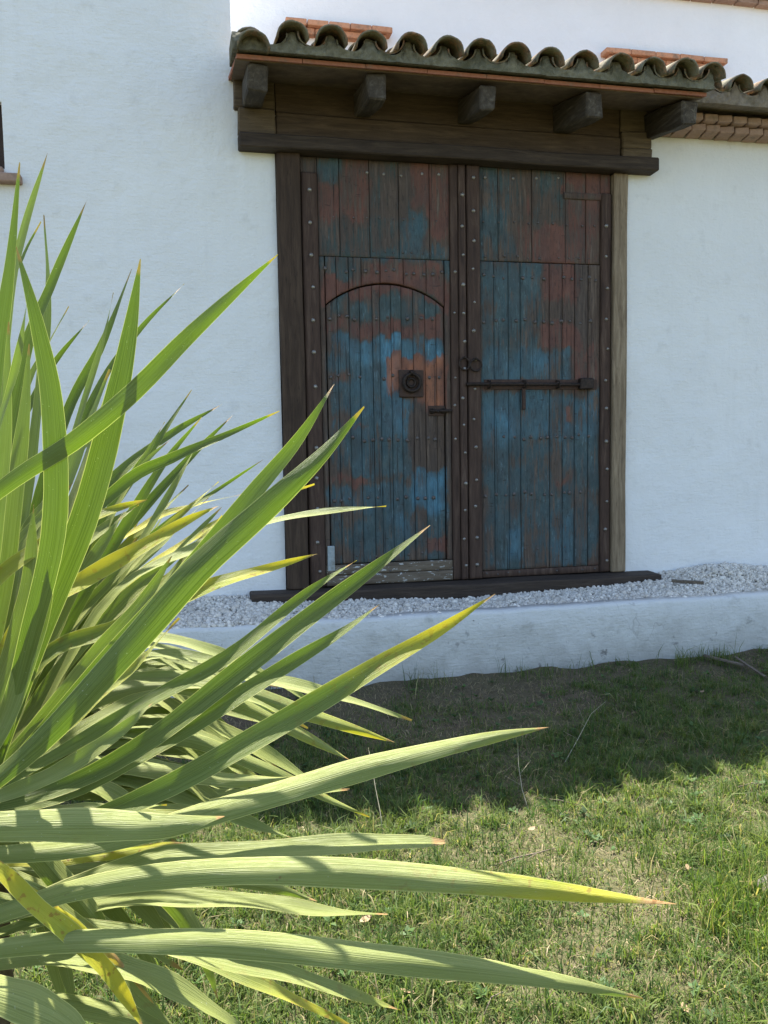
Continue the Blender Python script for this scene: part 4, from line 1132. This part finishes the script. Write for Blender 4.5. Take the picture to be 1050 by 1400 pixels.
LEAVES = [
 # upright fan, tips against the wall
 dict(path=[(-70, 1040), (-30, 760), (-4, 500), (14, 360), (27, 222)], d0=1.36, d1=1.45, w=26, roll=15),
 dict(path=[(-55, 1050), (-25, 760), (8, 440), (32, 318), (65, 209)], d0=1.40, d1=1.62, w=22, roll=30),
 dict(path=[(-50, 1050), (-20, 700), (10, 420), (32, 350), (56, 303)], d0=1.50, d1=1.85, w=18, roll=25),
 dict(path=[(-30, 1060), (25, 760), (56, 520), (66, 400), (60, 294)], d0=1.45, d1=1.75, w=17, roll=35),
 dict(path=[(-45, 1040), (-15, 760), (30, 500), (72, 385), (119, 273)], d0=1.42, d1=1.65, w=24, roll=25),
 dict(path=[(-10, 1060), (38, 880), (74, 720), (72, 560), (50, 440), (22, 337)], d0=1.24, d1=1.20, w=40, roll=4, fold=.12),
 dict(path=[(-60, 900), (-35, 690), (-8, 600), (22, 500), (42, 382)], d0=1.20, d1=1.16, w=13, roll=40),
 dict(path=[(-20, 1080), (48, 880), (118, 700), (160, 540), (178, 450), (192, 354)], d0=1.28, d1=1.30, w=46, roll=5, fold=.12),
 dict(path=[(-20, 1060), (35, 760), (90, 570), (140, 470), (180, 368)], d0=1.50, d1=1.80, w=20, roll=20),
 dict(path=[(-15, 1060), (50, 800), (100, 600), (140, 468), (155, 400)], d0=1.48, d1=1.72, w=13, roll=30),
 dict(path=[(-10, 1040), (60, 720), (130, 540), (190, 452), (252, 388)], d0=1.55, d1=1.95, w=15, roll=20),
 dict(path=[(-40, 900), (10, 620), (40, 520), (66, 470), (94, 419)], d0=1.45, d1=1.70, w=10, roll=30),
 dict(path=[(-40, 940), (10, 640), (48, 540), (80, 488), (122, 438)], d0=1.48, d1=1.75, w=15, roll=20),
 dict(path=[(-150, 760), (-60, 712), (30, 648), (100, 604), (180, 538), (255, 462), (330, 392), (380, 348)], d0=1.15, d1=1.30, w=32, roll=0),
 dict(path=[(-20, 1060), (60, 860), (150, 700), (205, 618), (262, 533)], d0=1.45, d1=1.70, w=19, roll=15),
 dict(path=[(-20, 1060), (60, 780), (150, 660), (230, 596), (303, 553)], d0=1.50, d1=1.85, w=22, roll=25),
 dict(path=[(-10, 1070), (90, 860), (170, 720), (225, 632), (276, 570)], d0=1.45, d1=1.70, w=20, roll=5),
 dict(path=[(-10, 1080), (90, 820), (190, 702), (265, 620), (318, 568)], d0=1.52, d1=1.85, w=20, roll=10),
 dict(path=[(-20, 1070), (70, 780), (165, 665), (240, 624), (310, 594), (382, 562)], d0=1.38, d1=1.62, w=22, roll=12),
 dict(path=[(-10, 1060), (80, 860), (140, 730), (190, 640), (225, 577)], d0=1.42, d1=1.60, w=12, roll=45),
 dict(path=[(-10, 1060), (90, 840), (150, 712), (196, 636), (234, 600)], d0=1.40, d1=1.58, w=11, roll=50),
 dict(path=[(0, 1080), (110, 830), (220, 722), (300, 668), (362, 627)], d0=1.50, d1=1.85, w=11, roll=15),
 dict(path=[(0, 1080), (110, 800), (200, 716), (262, 692), (330, 676)], d0=1.50, d1=1.85, w=11, roll=50, yel=.7),
 dict(path=[(-20, 1090), (140, 910), (260, 780), (350, 670), (408, 600), (457, 525)], d0=1.30, d1=1.42, w=36, roll=8, fold=.14),
 dict(path=[(-40, 1095), (60, 1010), (180, 880), (270, 778), (360, 697), (440, 622), (498, 556)], d0=1.12, d1=1.22, w=50, roll=8, fold=-.28),
 dict(path=[(10, 1080), (160, 820), (260, 738), (350, 690), (430, 662)], d0=1.55, d1=1.9, w=12, roll=45, yel=.7),
 dict(path=[(0, 1090), (140, 830), (270, 748), (360, 716), (440, 700), (528, 692)], d0=1.42, d1=1.70, w=15, roll=55, tip=.5),
 dict(path=[(-30, 1050), (60, 900), (160, 858), (280, 803), (370, 776), (434, 757)], d0=1.32, d1=1.52, w=27, roll=26, yel=.30, ytip=.7),
 dict(path=[(-40, 1000), (30, 850), (120, 790), (200, 744), (255, 712), (300, 691)], d0=1.30, d1=1.52, w=30, roll=20, yel=.55),
 dict(path=[(-60, 900), (-10, 800), (50, 750), (110, 715), (160, 695), (202, 683)], d0=1.26, d1=1.45, w=24, roll=26, yel=.45, tip=1.0),
 # the forward fan reaching right over the low wall
 dict(path=[(-50, 1110), (80, 1078), (200, 1015), (330, 915), (440, 830), (520, 770), (588, 718)], d0=1.20, d1=1.42, w=36, roll=10),
 dict(path=[(-50, 1100), (80, 1030), (200, 960), (310, 899), (400, 826), (445, 793), (488, 766)], d0=1.28, d1=1.45, w=25, roll=22),
 dict(path=[(-50, 1120), (90, 1085), (230, 1010), (320, 955), (400, 905), (470, 862), (519, 826)], d0=1.22, d1=1.38, w=31, roll=14),
 dict(path=[(-50, 1140), (90, 1130), (220, 1080), (330, 1020), (430, 962), (520, 908), (600, 862), (677, 812)], d0=1.18, d1=1.35, w=40, roll=10, ytip=.9, tip=.6, notch=(.93, .97, -1)),
 dict(path=[(-60, 1170), (90, 1160), (200, 1136), (300, 1106), (400, 1077), (500, 1048), (600, 1023), (680, 1006), (751, 994)], d0=1.15, d1=1.38, w=38, roll=24, tip=.5, ytip=.35),
 # pale arching leaves on the far side
 dict(path=[(0, 1060), (110, 960), (240, 920), (370, 930), (478, 957), (563, 985)], d0=1.45, d1=1.80, w=19, roll=52),
 dict(path=[(0, 1060), (120, 950), (240, 928), (330, 946), (440, 982), (540, 1015)], d0=1.40, d1=1.70, w=29, roll=16, ytip=.6),
 dict(path=[(0, 1070), (120, 962), (230, 935), (330, 963), (410, 1002), (482, 1041)], d0=1.40, d1=1.65, w=27, roll=24, ytip=.4),
 dict(path=[(0, 1080), (130, 1020), (250, 1010), (350, 1045), (440, 1088), (505, 1117)], d0=1.42, d1=1.65, w=21, roll=20, ytip=.4),
 dict(path=[(-10, 1085), (90, 1045), (190, 1048), (300, 1064), (360, 1066), (408, 1061)], d0=1.35, d1=1.55, w=26, roll=30, tip=.6, ytip=.4),
 dict(path=[(-10, 1095), (90, 1085), (200, 1090), (300, 1090), (400, 1086), (478, 1079)], d0=1.38, d1=1.60, w=24, roll=50),
 dict(path=[(0, 1090), (120, 1060), (220, 1080), (310, 1113), (355, 1130), (403, 1147)], d0=1.36, d1=1.55, w=24, roll=45),
 dict(path=[(10, 1060), (90, 920), (170, 884), (229, 886), (268, 902), (304, 927)], d0=1.50, d1=1.80, w=13, roll=50),
 dict(path=[(10, 1060), (70, 950), (140, 914), (210, 912), (275, 924), (350, 950)], d0=1.52, d1=1.80, w=15, roll=52),
 dict(path=[(0, 1060), (50, 985), (120, 966), (190, 985), (262, 1028), (320, 1075)], d0=1.45, d1=1.70, w=19, roll=48),
 dict(path=[(10, 1060), (90, 950), (180, 918), (248, 950), (310, 1002), (382, 1052)], d0=1.48, d1=1.72, w=22, roll=45),
 dict(path=[(10, 1080), (110, 965), (210, 955), (270, 995), (330, 1032), (398, 1075)], d0=1.45, d1=1.66, w=20, roll=46),
 dict(path=[(0, 1080), (70, 1030), (150, 1000), (236, 1012), (300, 1048), (350, 1092)], d0=1.40, d1=1.62, w=24, roll=46),
 dict(path=[(0, 1090), (80, 1060), (160, 1045), (240, 1062), (300, 1100), (340, 1136)], d0=1.36, d1=1.55, w=26, roll=40),
 dict(path=[(10, 1060), (110, 905), (200, 872), (290, 890), (372, 928), (440, 970)], d0=1.58, d1=1.92, w=17, roll=48),
 dict(path=[(10, 1070), (120, 985), (230, 975), (320, 1005), (400, 1052), (455, 1095)], d0=1.50, d1=1.74, w=22, roll=42),
 dict(path=[(0, 1090), (60, 1068), (130, 1075), (190, 1110), (240, 1160)], d0=1.32, d1=1.45, w=24, roll=40),
 # near blades over the sunlit grass
 dict(path=[(-130, 1150), (-40, 1132), (60, 1127), (150, 1127), (235, 1128), (307, 1116)], d0=1.06, d1=1.16, w=50, roll=14, fold=-.35),
 dict(path=[(-40, 1180), (60, 1178), (130, 1170), (200, 1158), (257, 1152)], d0=1.22, d1=1.30, w=16, roll=30, yel=.9, tip=1.6),
 dict(path=[(-70, 1270), (20, 1247), (100, 1216), (205, 1176), (300, 1168), (400, 1160), (500, 1153), (608, 1151)], d0=1.16, d1=1.30, w=31, roll=40, blunt=True),
 dict(path=[(-70, 1275), (10, 1245), (119, 1212), (238, 1195), (350, 1189), (452, 1191), (567, 1198), (680, 1208), (800, 1222), (925, 1236)], d0=1.10, d1=1.22, w=43, roll=14, ytip=.95, tip=1.1),
 dict(path=[(-70, 1290), (0, 1276), (95, 1246), (190, 1229), (300, 1230), (376, 1236), (452, 1247), (530, 1250)], d0=1.20, d1=1.34, w=25, roll=46),
 dict(path=[(-30, 1190), (90, 1190), (200, 1192), (300, 1200), (376, 1214), (434, 1232)], d0=1.26, d1=1.42, w=26, roll=8),
 dict(path=[(-80, 1312), (0, 1296), (95, 1286), (190, 1285), (300, 1288), (414, 1297), (528, 1310), (650, 1324), (760, 1340), (879, 1365)], d0=1.04, d1=1.18, w=42, roll=16, notch=(.80, .93, 1), tip=.3),
 dict(path=[(-40, 1230), (90, 1262), (200, 1285), (300, 1311), (376, 1326), (452, 1350), (547, 1381)], d0=1.16, d1=1.30, w=30, roll=38, ytip=.4),
 dict(path=[(-20, 1220), (120, 1262), (240, 1298), (350, 1342), (414, 1372), (480, 1402)], d0=1.22, d1=1.36, w=23, roll=36, ytip=.9, tip=.6),
 dict(path=[(-10, 1140), (120, 1150), (200, 1200), (250, 1250), (280, 1312), (298, 1366)], d0=1.32, d1=1.36, w=32, roll=2),
 dict(path=[(-60, 1150), (0, 1190), (50, 1240), (95, 1276), (143, 1324), (170, 1362), (200, 1412)], d0=1.04, d1=1.10, w=28, roll=20, yel=1.0, fold=.3, tip=1.0),
 dict(path=[(20, 1200), (90, 1250), (148, 1302), (180, 1336), (210, 1372)], d0=1.12, d1=1.16, w=9, roll=25, yel=1.0, tip=9.0),
 dict(path=[(-80, 1330), (0, 1314), (95, 1309), (190, 1330), (262, 1364), (340, 1412)], d0=1.08, d1=1.20, w=34, roll=42),
 dict(path=[(-20, 1190), (60, 1230), (130, 1292), (190, 1362), (245, 1412)], d0=1.12, d1=1.20, w=30, roll=34, yel=.25),
 dict(path=[(-120, 1350), (-40, 1350), (30, 1366), (90, 1396), (130, 1440)], d0=0.98, d1=1.04, w=56, roll=22, fold=-.35),
 dict(path=[(-60, 1350), (40, 1366), (130, 1380), (210, 1400), (290, 1440)], d0=1.12, d1=1.22, w=32, roll=16),
 dict(path=[(-30, 1130), (40, 1160), (90, 1212), (136, 1270), (165, 1330)], d0=1.20, d1=1.24, w=38, roll=8),
 dict(path=[(-60, 1180), (20, 1196), (100, 1236), (170, 1282), (250, 1326)], d0=1.24, d1=1.32, w=20, roll=36, tip=1.2),
 # body of the clump at the left edge
 dict(path=[(-50, 1060), (0, 830), (22, 660), (34, 560), (40, 470)], d0=1.34, d1=1.42, w=30, roll=10),
 dict(path=[(-60, 1060), (-20, 820), (0, 660), (8, 560), (12, 440)], d0=1.30, d1=1.34, w=28, roll=12),
 dict(path=[(-20, 1070), (30, 860), (80, 690), (118, 590), (150, 505)], d0=1.40, d1=1.55, w=24, roll=40),
 dict(path=[(-20, 1070), (20, 820), (60, 700), (90, 640), (135, 590)], d0=1.45, d1=1.7, w=20, roll=42),
 dict(path=[(-40, 1070), (-10, 860), (30, 740), (60, 690), (100, 645)], d0=1.42, d1=1.6, w=20, roll=40),
 dict(path=[(-70, 1000), (-30, 860), (10, 770), (50, 715), (100, 660)], d0=1.34, d1=1.5, w=26, roll=30),
 dict(path=[(-40, 1080), (30, 950), (80, 840), (130, 760), (170, 700)], d0=1.38, d1=1.52, w=30, roll=36),
 dict(path=[(-30, 1080), (50, 960), (120, 870), (190, 800), (270, 740)], d0=1.42, d1=1.65, w=26, roll=12),
 dict(path=[(-60, 1040), (0, 900), (60, 810), (120, 740), (190, 690)], d0=1.36, d1=1.55, w=24, roll=45),
 dict(path=[(-40, 1090), (60, 985), (130, 900), (190, 830), (235, 760)], d0=1.30, d1=1.42, w=34, roll=10),
 dict(path=[(-40, 1100), (50, 1030), (130, 960), (190, 905), (245, 845)], d0=1.20, d1=1.26, w=13, roll=45, yel=.4, tip=1.4),
 dict(path=[(-60, 1100), (0, 1000), (30, 920), (60, 820), (70, 720)], d0=1.22, d1=1.25, w=34, roll=6),
 dict(path=[(-70, 1090), (-20, 980), (20, 880), (40, 790), (46, 690)], d0=1.30, d1=1.36, w=30, roll=22),
 dict(path=[(-50, 1100), (40, 1050), (110, 1000), (180, 960), (250, 935)], d0=1.34, d1=1.5, w=26, roll=40),
 dict(path=[(-60, 1110), (10, 1085), (80, 1055), (150, 1010), (210, 960)], d0=1.16, d1=1.20, w=28, roll=18),
]
for k_, L in enumerate(LEAVES):
    kw = {k: v for k, v in L.items() if k not in ('path', 'd0', 'd1', 'w', 'roll')}
    if 34 <= k_ <= 68 and L['roll'] <= 30 and 'fold' not in kw: kw['fold'] = -0.40
    add_leaf(pic_leaf(L['path'], L['d0'], L['d1'], L['w'] * (0.82 if k_ < 34 or k_ > 68 else 0.90), L['roll'], **kw), k_ < 34 and L['roll'] < 30)
for k in range(36):
    tx, ty = rnd.uniform(150, 430), rnd.uniform(925, 1130)
    ax_, ay_ = tx * rnd.uniform(.42, .62), ty - rnd.uniform(25, 75)
    dt = rnd.uniform(1.58, 1.88)
    add_leaf(pic_leaf([(rnd.uniform(-20, 20), rnd.uniform(1050, 1090)), (ax_ * .5, (ay_ + 1060) / 2 - 10), (ax_, ay_), ((ax_ + tx) / 2, (ay_ + ty) / 2 - 12), (tx, ty)], 1.44, dt, rnd.uniform(10, 18), rnd.uniform(34, 54), ytip=rnd.choice((0, 0, .5))))
for k in range(6):
    tx, ty = rnd.uniform(60, 330), rnd.uniform(1240, 1400)
    add_leaf(pic_leaf([(-30, 1120), (tx * .3, 1120 + (ty - 1120) * .2), (tx * .7, 1120 + (ty - 1120) * .55), (tx, ty)], 1.34, rnd.uniform(1.36, 1.5), rnd.uniform(20, 30), rnd.uniform(5, 40)))
for k in range(20):
    tx, ty = rnd.uniform(70, 330), rnd.uniform(430, 800)
    if ty < 800 - 1.1 * tx + 60 and tx > 170: ty = rnd.uniform(640, 820)
    bx_, by_ = rnd.uniform(-50, 20), rnd.uniform(1040, 1090)
    q = rnd.uniform(-30, 25)
    add_leaf(pic_leaf([(bx_, by_), (bx_ + (tx - bx_) * .30 - 14 + q * .5, by_ + (ty - by_) * .36), (bx_ + (tx - bx_) * .66 + q * .6, by_ + (ty - by_) * .72), (tx, ty)], 1.46, rnd.uniform(1.62, 1.95), rnd.uniform(8, 14), rnd.uniform(30, 55), ytip=rnd.choice((0, 0, .6))))
for k in range(14):
    tx, ty = rnd.uniform(140, 330), rnd.uniform(1090, 1330)
    add_leaf(pic_leaf([(rnd.uniform(-60, -20), rnd.uniform(1090, 1180)), (tx * .3, 1110 + (ty - 1110) * .10), (tx * .7, 1110 + (ty - 1110) * .50), (tx, ty)], 1.30, rnd.uniform(1.36, 1.55), rnd.uniform(10, 18), rnd.uniform(35, 55), ytip=rnd.choice((0, 0, .6))))
# the rest of the rosette, turned away to the left and the back
crown = Vector(deep(-60, 1090, 1.36))
for k in range(46):
    az = math.radians(rnd.uniform(95, 262)); el = math.radians(rnd.choice((rnd.uniform(-10, 25), rnd.uniform(20, 75))))
    Ln = rnd.uniform(0.6, 0.95)
    d = Vector((math.cos(az) * math.cos(el), math.sin(az) * math.cos(el), math.sin(el)))
    pts = []
    droop = rnd.uniform(0.05, 0.30) * math.cos(el)
    for i in range(15):
        t = i / 14
        p = crown + d * (Ln * t) - Vector((0, 0, droop * t * t * Ln)) + Vector((0, 0, -0.10 + 0.12 * math.sin(el)))
        pts.append(np.array(p))
    sdv = np.array(d.cross(Vector((0, 0, 1))).normalized()) if abs(d.z) < .98 else np.array([1.0, 0, 0])
    add_leaf(blade_mesh('leaf', np.array(pts), [sdv] * 15, rnd.uniform(.045, .06), twist=rnd.uniform(-.4, .4), ytip=rnd.choice((0, 0, .6))))
tr_pts = [Vector((crown.x - 0.06, crown.y + .02, -0.05)), Vector((crown.x - 0.05, crown.y + .01, 0.25)), Vector((crown.x - 0.02, crown.y, 0.55)), Vector((crown.x - .01, crown.y, crown.z - 0.12)), Vector((crown.x, crown.y, crown.z + 0.10))]
Vt, Ft = tube(crspline([list(p) for p in tr_pts], 24), [0.10 - 0.025 * i / 24 + 0.006 * math.sin(i * 2.1) for i in range(25)], 14)
tk = link('trunk', mesh('trunk', Vt, Ft), None, MAT['trunk'], True); tk.parent = plant; tk.matrix_parent_inverse = PINV

# ================================================================== SMALL THINGS
def thing(name, me, mat, label, cat, group=None, smooth=False):
    o = link(name, me, None, mat, smooth); return tag(o, label, cat, group)
def stick(name, pts, rads, mat, label, cat, side=None, group=None):
    rads = [r_ * 0.65 for r_ in rads]
    ps = [tube(pts, rads, 6)]
    for s in side or []:
        ps.append(tube(s, [rads[-1] if isinstance(rads, list) else rads] * len(s), 5))
    V, Fc = join(ps)
    return thing(name, mesh(name, V, Fc), mat, label, cat, group, True)
def G(px, py, z=0.012):
    p = on_ground(px, py, 0.0); return Vector((p[0], p[1], ground_z(p[0], p[1]) + z))
# offcut on the gravel
a = Vector(at(918, 794, -0.30)); b = Vector(at(962, 803, -0.42))
a.z = gravel_z(a.x, a.y) + 0.022; b.z = gravel_z(b.x, b.y) + 0.020
def lath(name, a, b, w, th, label, cat, mat=None):
    d = (b - a); L = d.length; d.normalize(); s = d.cross(Vector((0, 0, 1))).normalized(); u = s.cross(d)
    V, N = [], 6
    for i in range(N + 1):
        p = a + d * (L * i / N)
        k = 1 + 0.12 * fbm(i * 0.9, L * 9, 1)
        for (q, r_) in ((-1, -1), (1, -1), (1, 1), (-1, 1)):
            V.append(p + s * (q * w * .5 * k) + u * (r_ * th * .5))
    Fc = [(i * 4 + j, i * 4 + (j + 1) % 4, (i + 1) * 4 + (j + 1) % 4, (i + 1) * 4 + j) for i in range(N) for j in range(4)] + [(3, 2, 1, 0), (N * 4, N * 4 + 1, N * 4 + 2, N * 4 + 3)]
    return thing(name, mesh(name, V, Fc), mat or MAT['driftwood'], label, cat)
lath('wood_offcut', a, b, 0.05, 0.018, 'short brown wooden offcut lying on the gravel heap', 'wood')
lath('wood_lath', G(962, 906, .03), G(1020, 915, .03), 0.032, 0.010, 'grey wooden lath lying at the foot of the low wall', 'wood')
lath('wood_lath', G(1005, 908, .05), G(1046, 928, .02), 0.018, 0.008, 'thin broken lath leaning across another by the low wall', 'wood')
# flat stone at the right edge
V, Fc = [], []
c0 = on_ground(1068, 1217)
for j, (rr, z) in enumerate(((1.0, -.02), (1.0, .016), (.93, .026), (.5, .029), (0.0, .030))):
    for k in range(18):
        an = 2 * math.pi * k / 18
        R_ = 0.068 * rr * (1 + .16 * fbm(math.cos(an) * 1.4, math.sin(an) * 1.4, 3))
        V.append((c0[0] + R_ * math.cos(an) * 1.2, c0[1] + R_ * math.sin(an), ground_z(c0[0], c0[1]) + z + .003 * fbm(an * 3, rr * 4, 1)))
for j in range(4):
    for k in range(18):
        Fc.append((j * 18 + k, j * 18 + (k + 1) % 18, (j + 1) * 18 + (k + 1) % 18, (j + 1) * 18 + k))
thing('stepping_stone', mesh('stepping_stone', V, Fc), MAT['stone'], 'flat pale stone in the grass at the right edge', 'stone', None, True)
# dry stalks and twigs
stick('dry_stalk', [G(772, 1046), G(790, 1022, .05), G(808, 1000, .09), G(828, 984, .11)], [.003, .0026, .002, .001], MAT['stalk'], 'pale branching dry stalk lying on the shaded lawn', 'stalk',
      [[G(800, 1010, .08), G(790, 992, .10)], [G(790, 1022, .05), G(770, 1016, .06)]])
stick('dry_stalk', [G(722, 1104), G(714, 1092, .06), G(709, 1078, .12), G(708, 1062, .17)], [.003, .0026, .002, .001], MAT['stalk'], 'upright dry stalk at the edge of the shade, beside a fork', 'stalk',
      [[G(714, 1090, .07), G(690, 1080, .08)], [G(711, 1084, .10), G(726, 1072, .12)]])
stick('dry_stalk', [G(523, 1138), G(520, 1128, .07), G(514, 1120, .14), G(510, 1112, .20), G(505, 1100, .25)], [.003, .003, .0025, .002, .001], MAT['stalk'], 'tall thin dry stalk rising behind the plant tips', 'stalk')
stick('twig', [G(676, 1180), G(705, 1174, .02), G(735, 1168, .02), G(760, 1163, .015)], [.003, .004, .004, .002], MAT['driftwood'], 'pale forked twig on the sunlit grass above the longest leaf', 'twig', [[G(735, 1168, .02), G(712, 1181, .015)]])
stick('twig', [G(735, 1092, .02), G(765, 1100, .03), G(800, 1108, .02)], [.002, .003, .002], MAT['driftwood'], 'thin bare twig crossing the shadow line', 'twig')
stick('twig', [G(1008, 1088, .02), G(1028, 1085, .025), G(1046, 1086, .02)], [.004, .005, .003], MAT['driftwood'], 'short thick twig at the right edge by the shadow line', 'twig')
stick('twig', [G(662, 1393, .02), G(672, 1375, .03), G(688, 1369, .03)], [.002, .003, .002], MAT['driftwood'], 'bent straw twig near the bottom edge', 'twig')
# fallen leaves
def fallen(px, py, L, az):
    p = G(px, py, 0.026)
    V, Fc = [], []
    for i in range(7):
        t = i / 6; w = L * .26 * math.sin(math.pi * min(1, t * .92 + .06)) ** .8
        for u in (-1, 0, 1):
            q = Vector(((t - .5) * L, u * w, .10 * L * (t - .4) ** 2 * 4 + (.22 * w if u else 0)))
            V.append(p + Matrix.Rotation(az, 3, 'Z') @ (Matrix.Rotation(.25 * math.sin(az * 5), 3, 'X') @ q))
    for i in range(6):
        for u in (0, 1):
            Fc.append((i * 3 + u, i * 3 + u + 1, i * 3 + u + 4, i * 3 + u + 3))
    thing('fallen_leaf', mesh('fallen_leaf', V, Fc), MAT['deadleaf'], 'small dry tan leaf fallen on the lawn', 'leaf', 'fallen leaves on the lawn', True)
for (px, py, L, az) in ((727, 1139, .035, .4), (940, 1192, .036, 1.2), (972, 1240, .034, .1), (500, 1268, .045, .5), (557, 1368, .038, 2.7),
                        (936, 1392, .036, 1.3), (960, 950, .036, .2)):
    fallen(px, py, L, az)
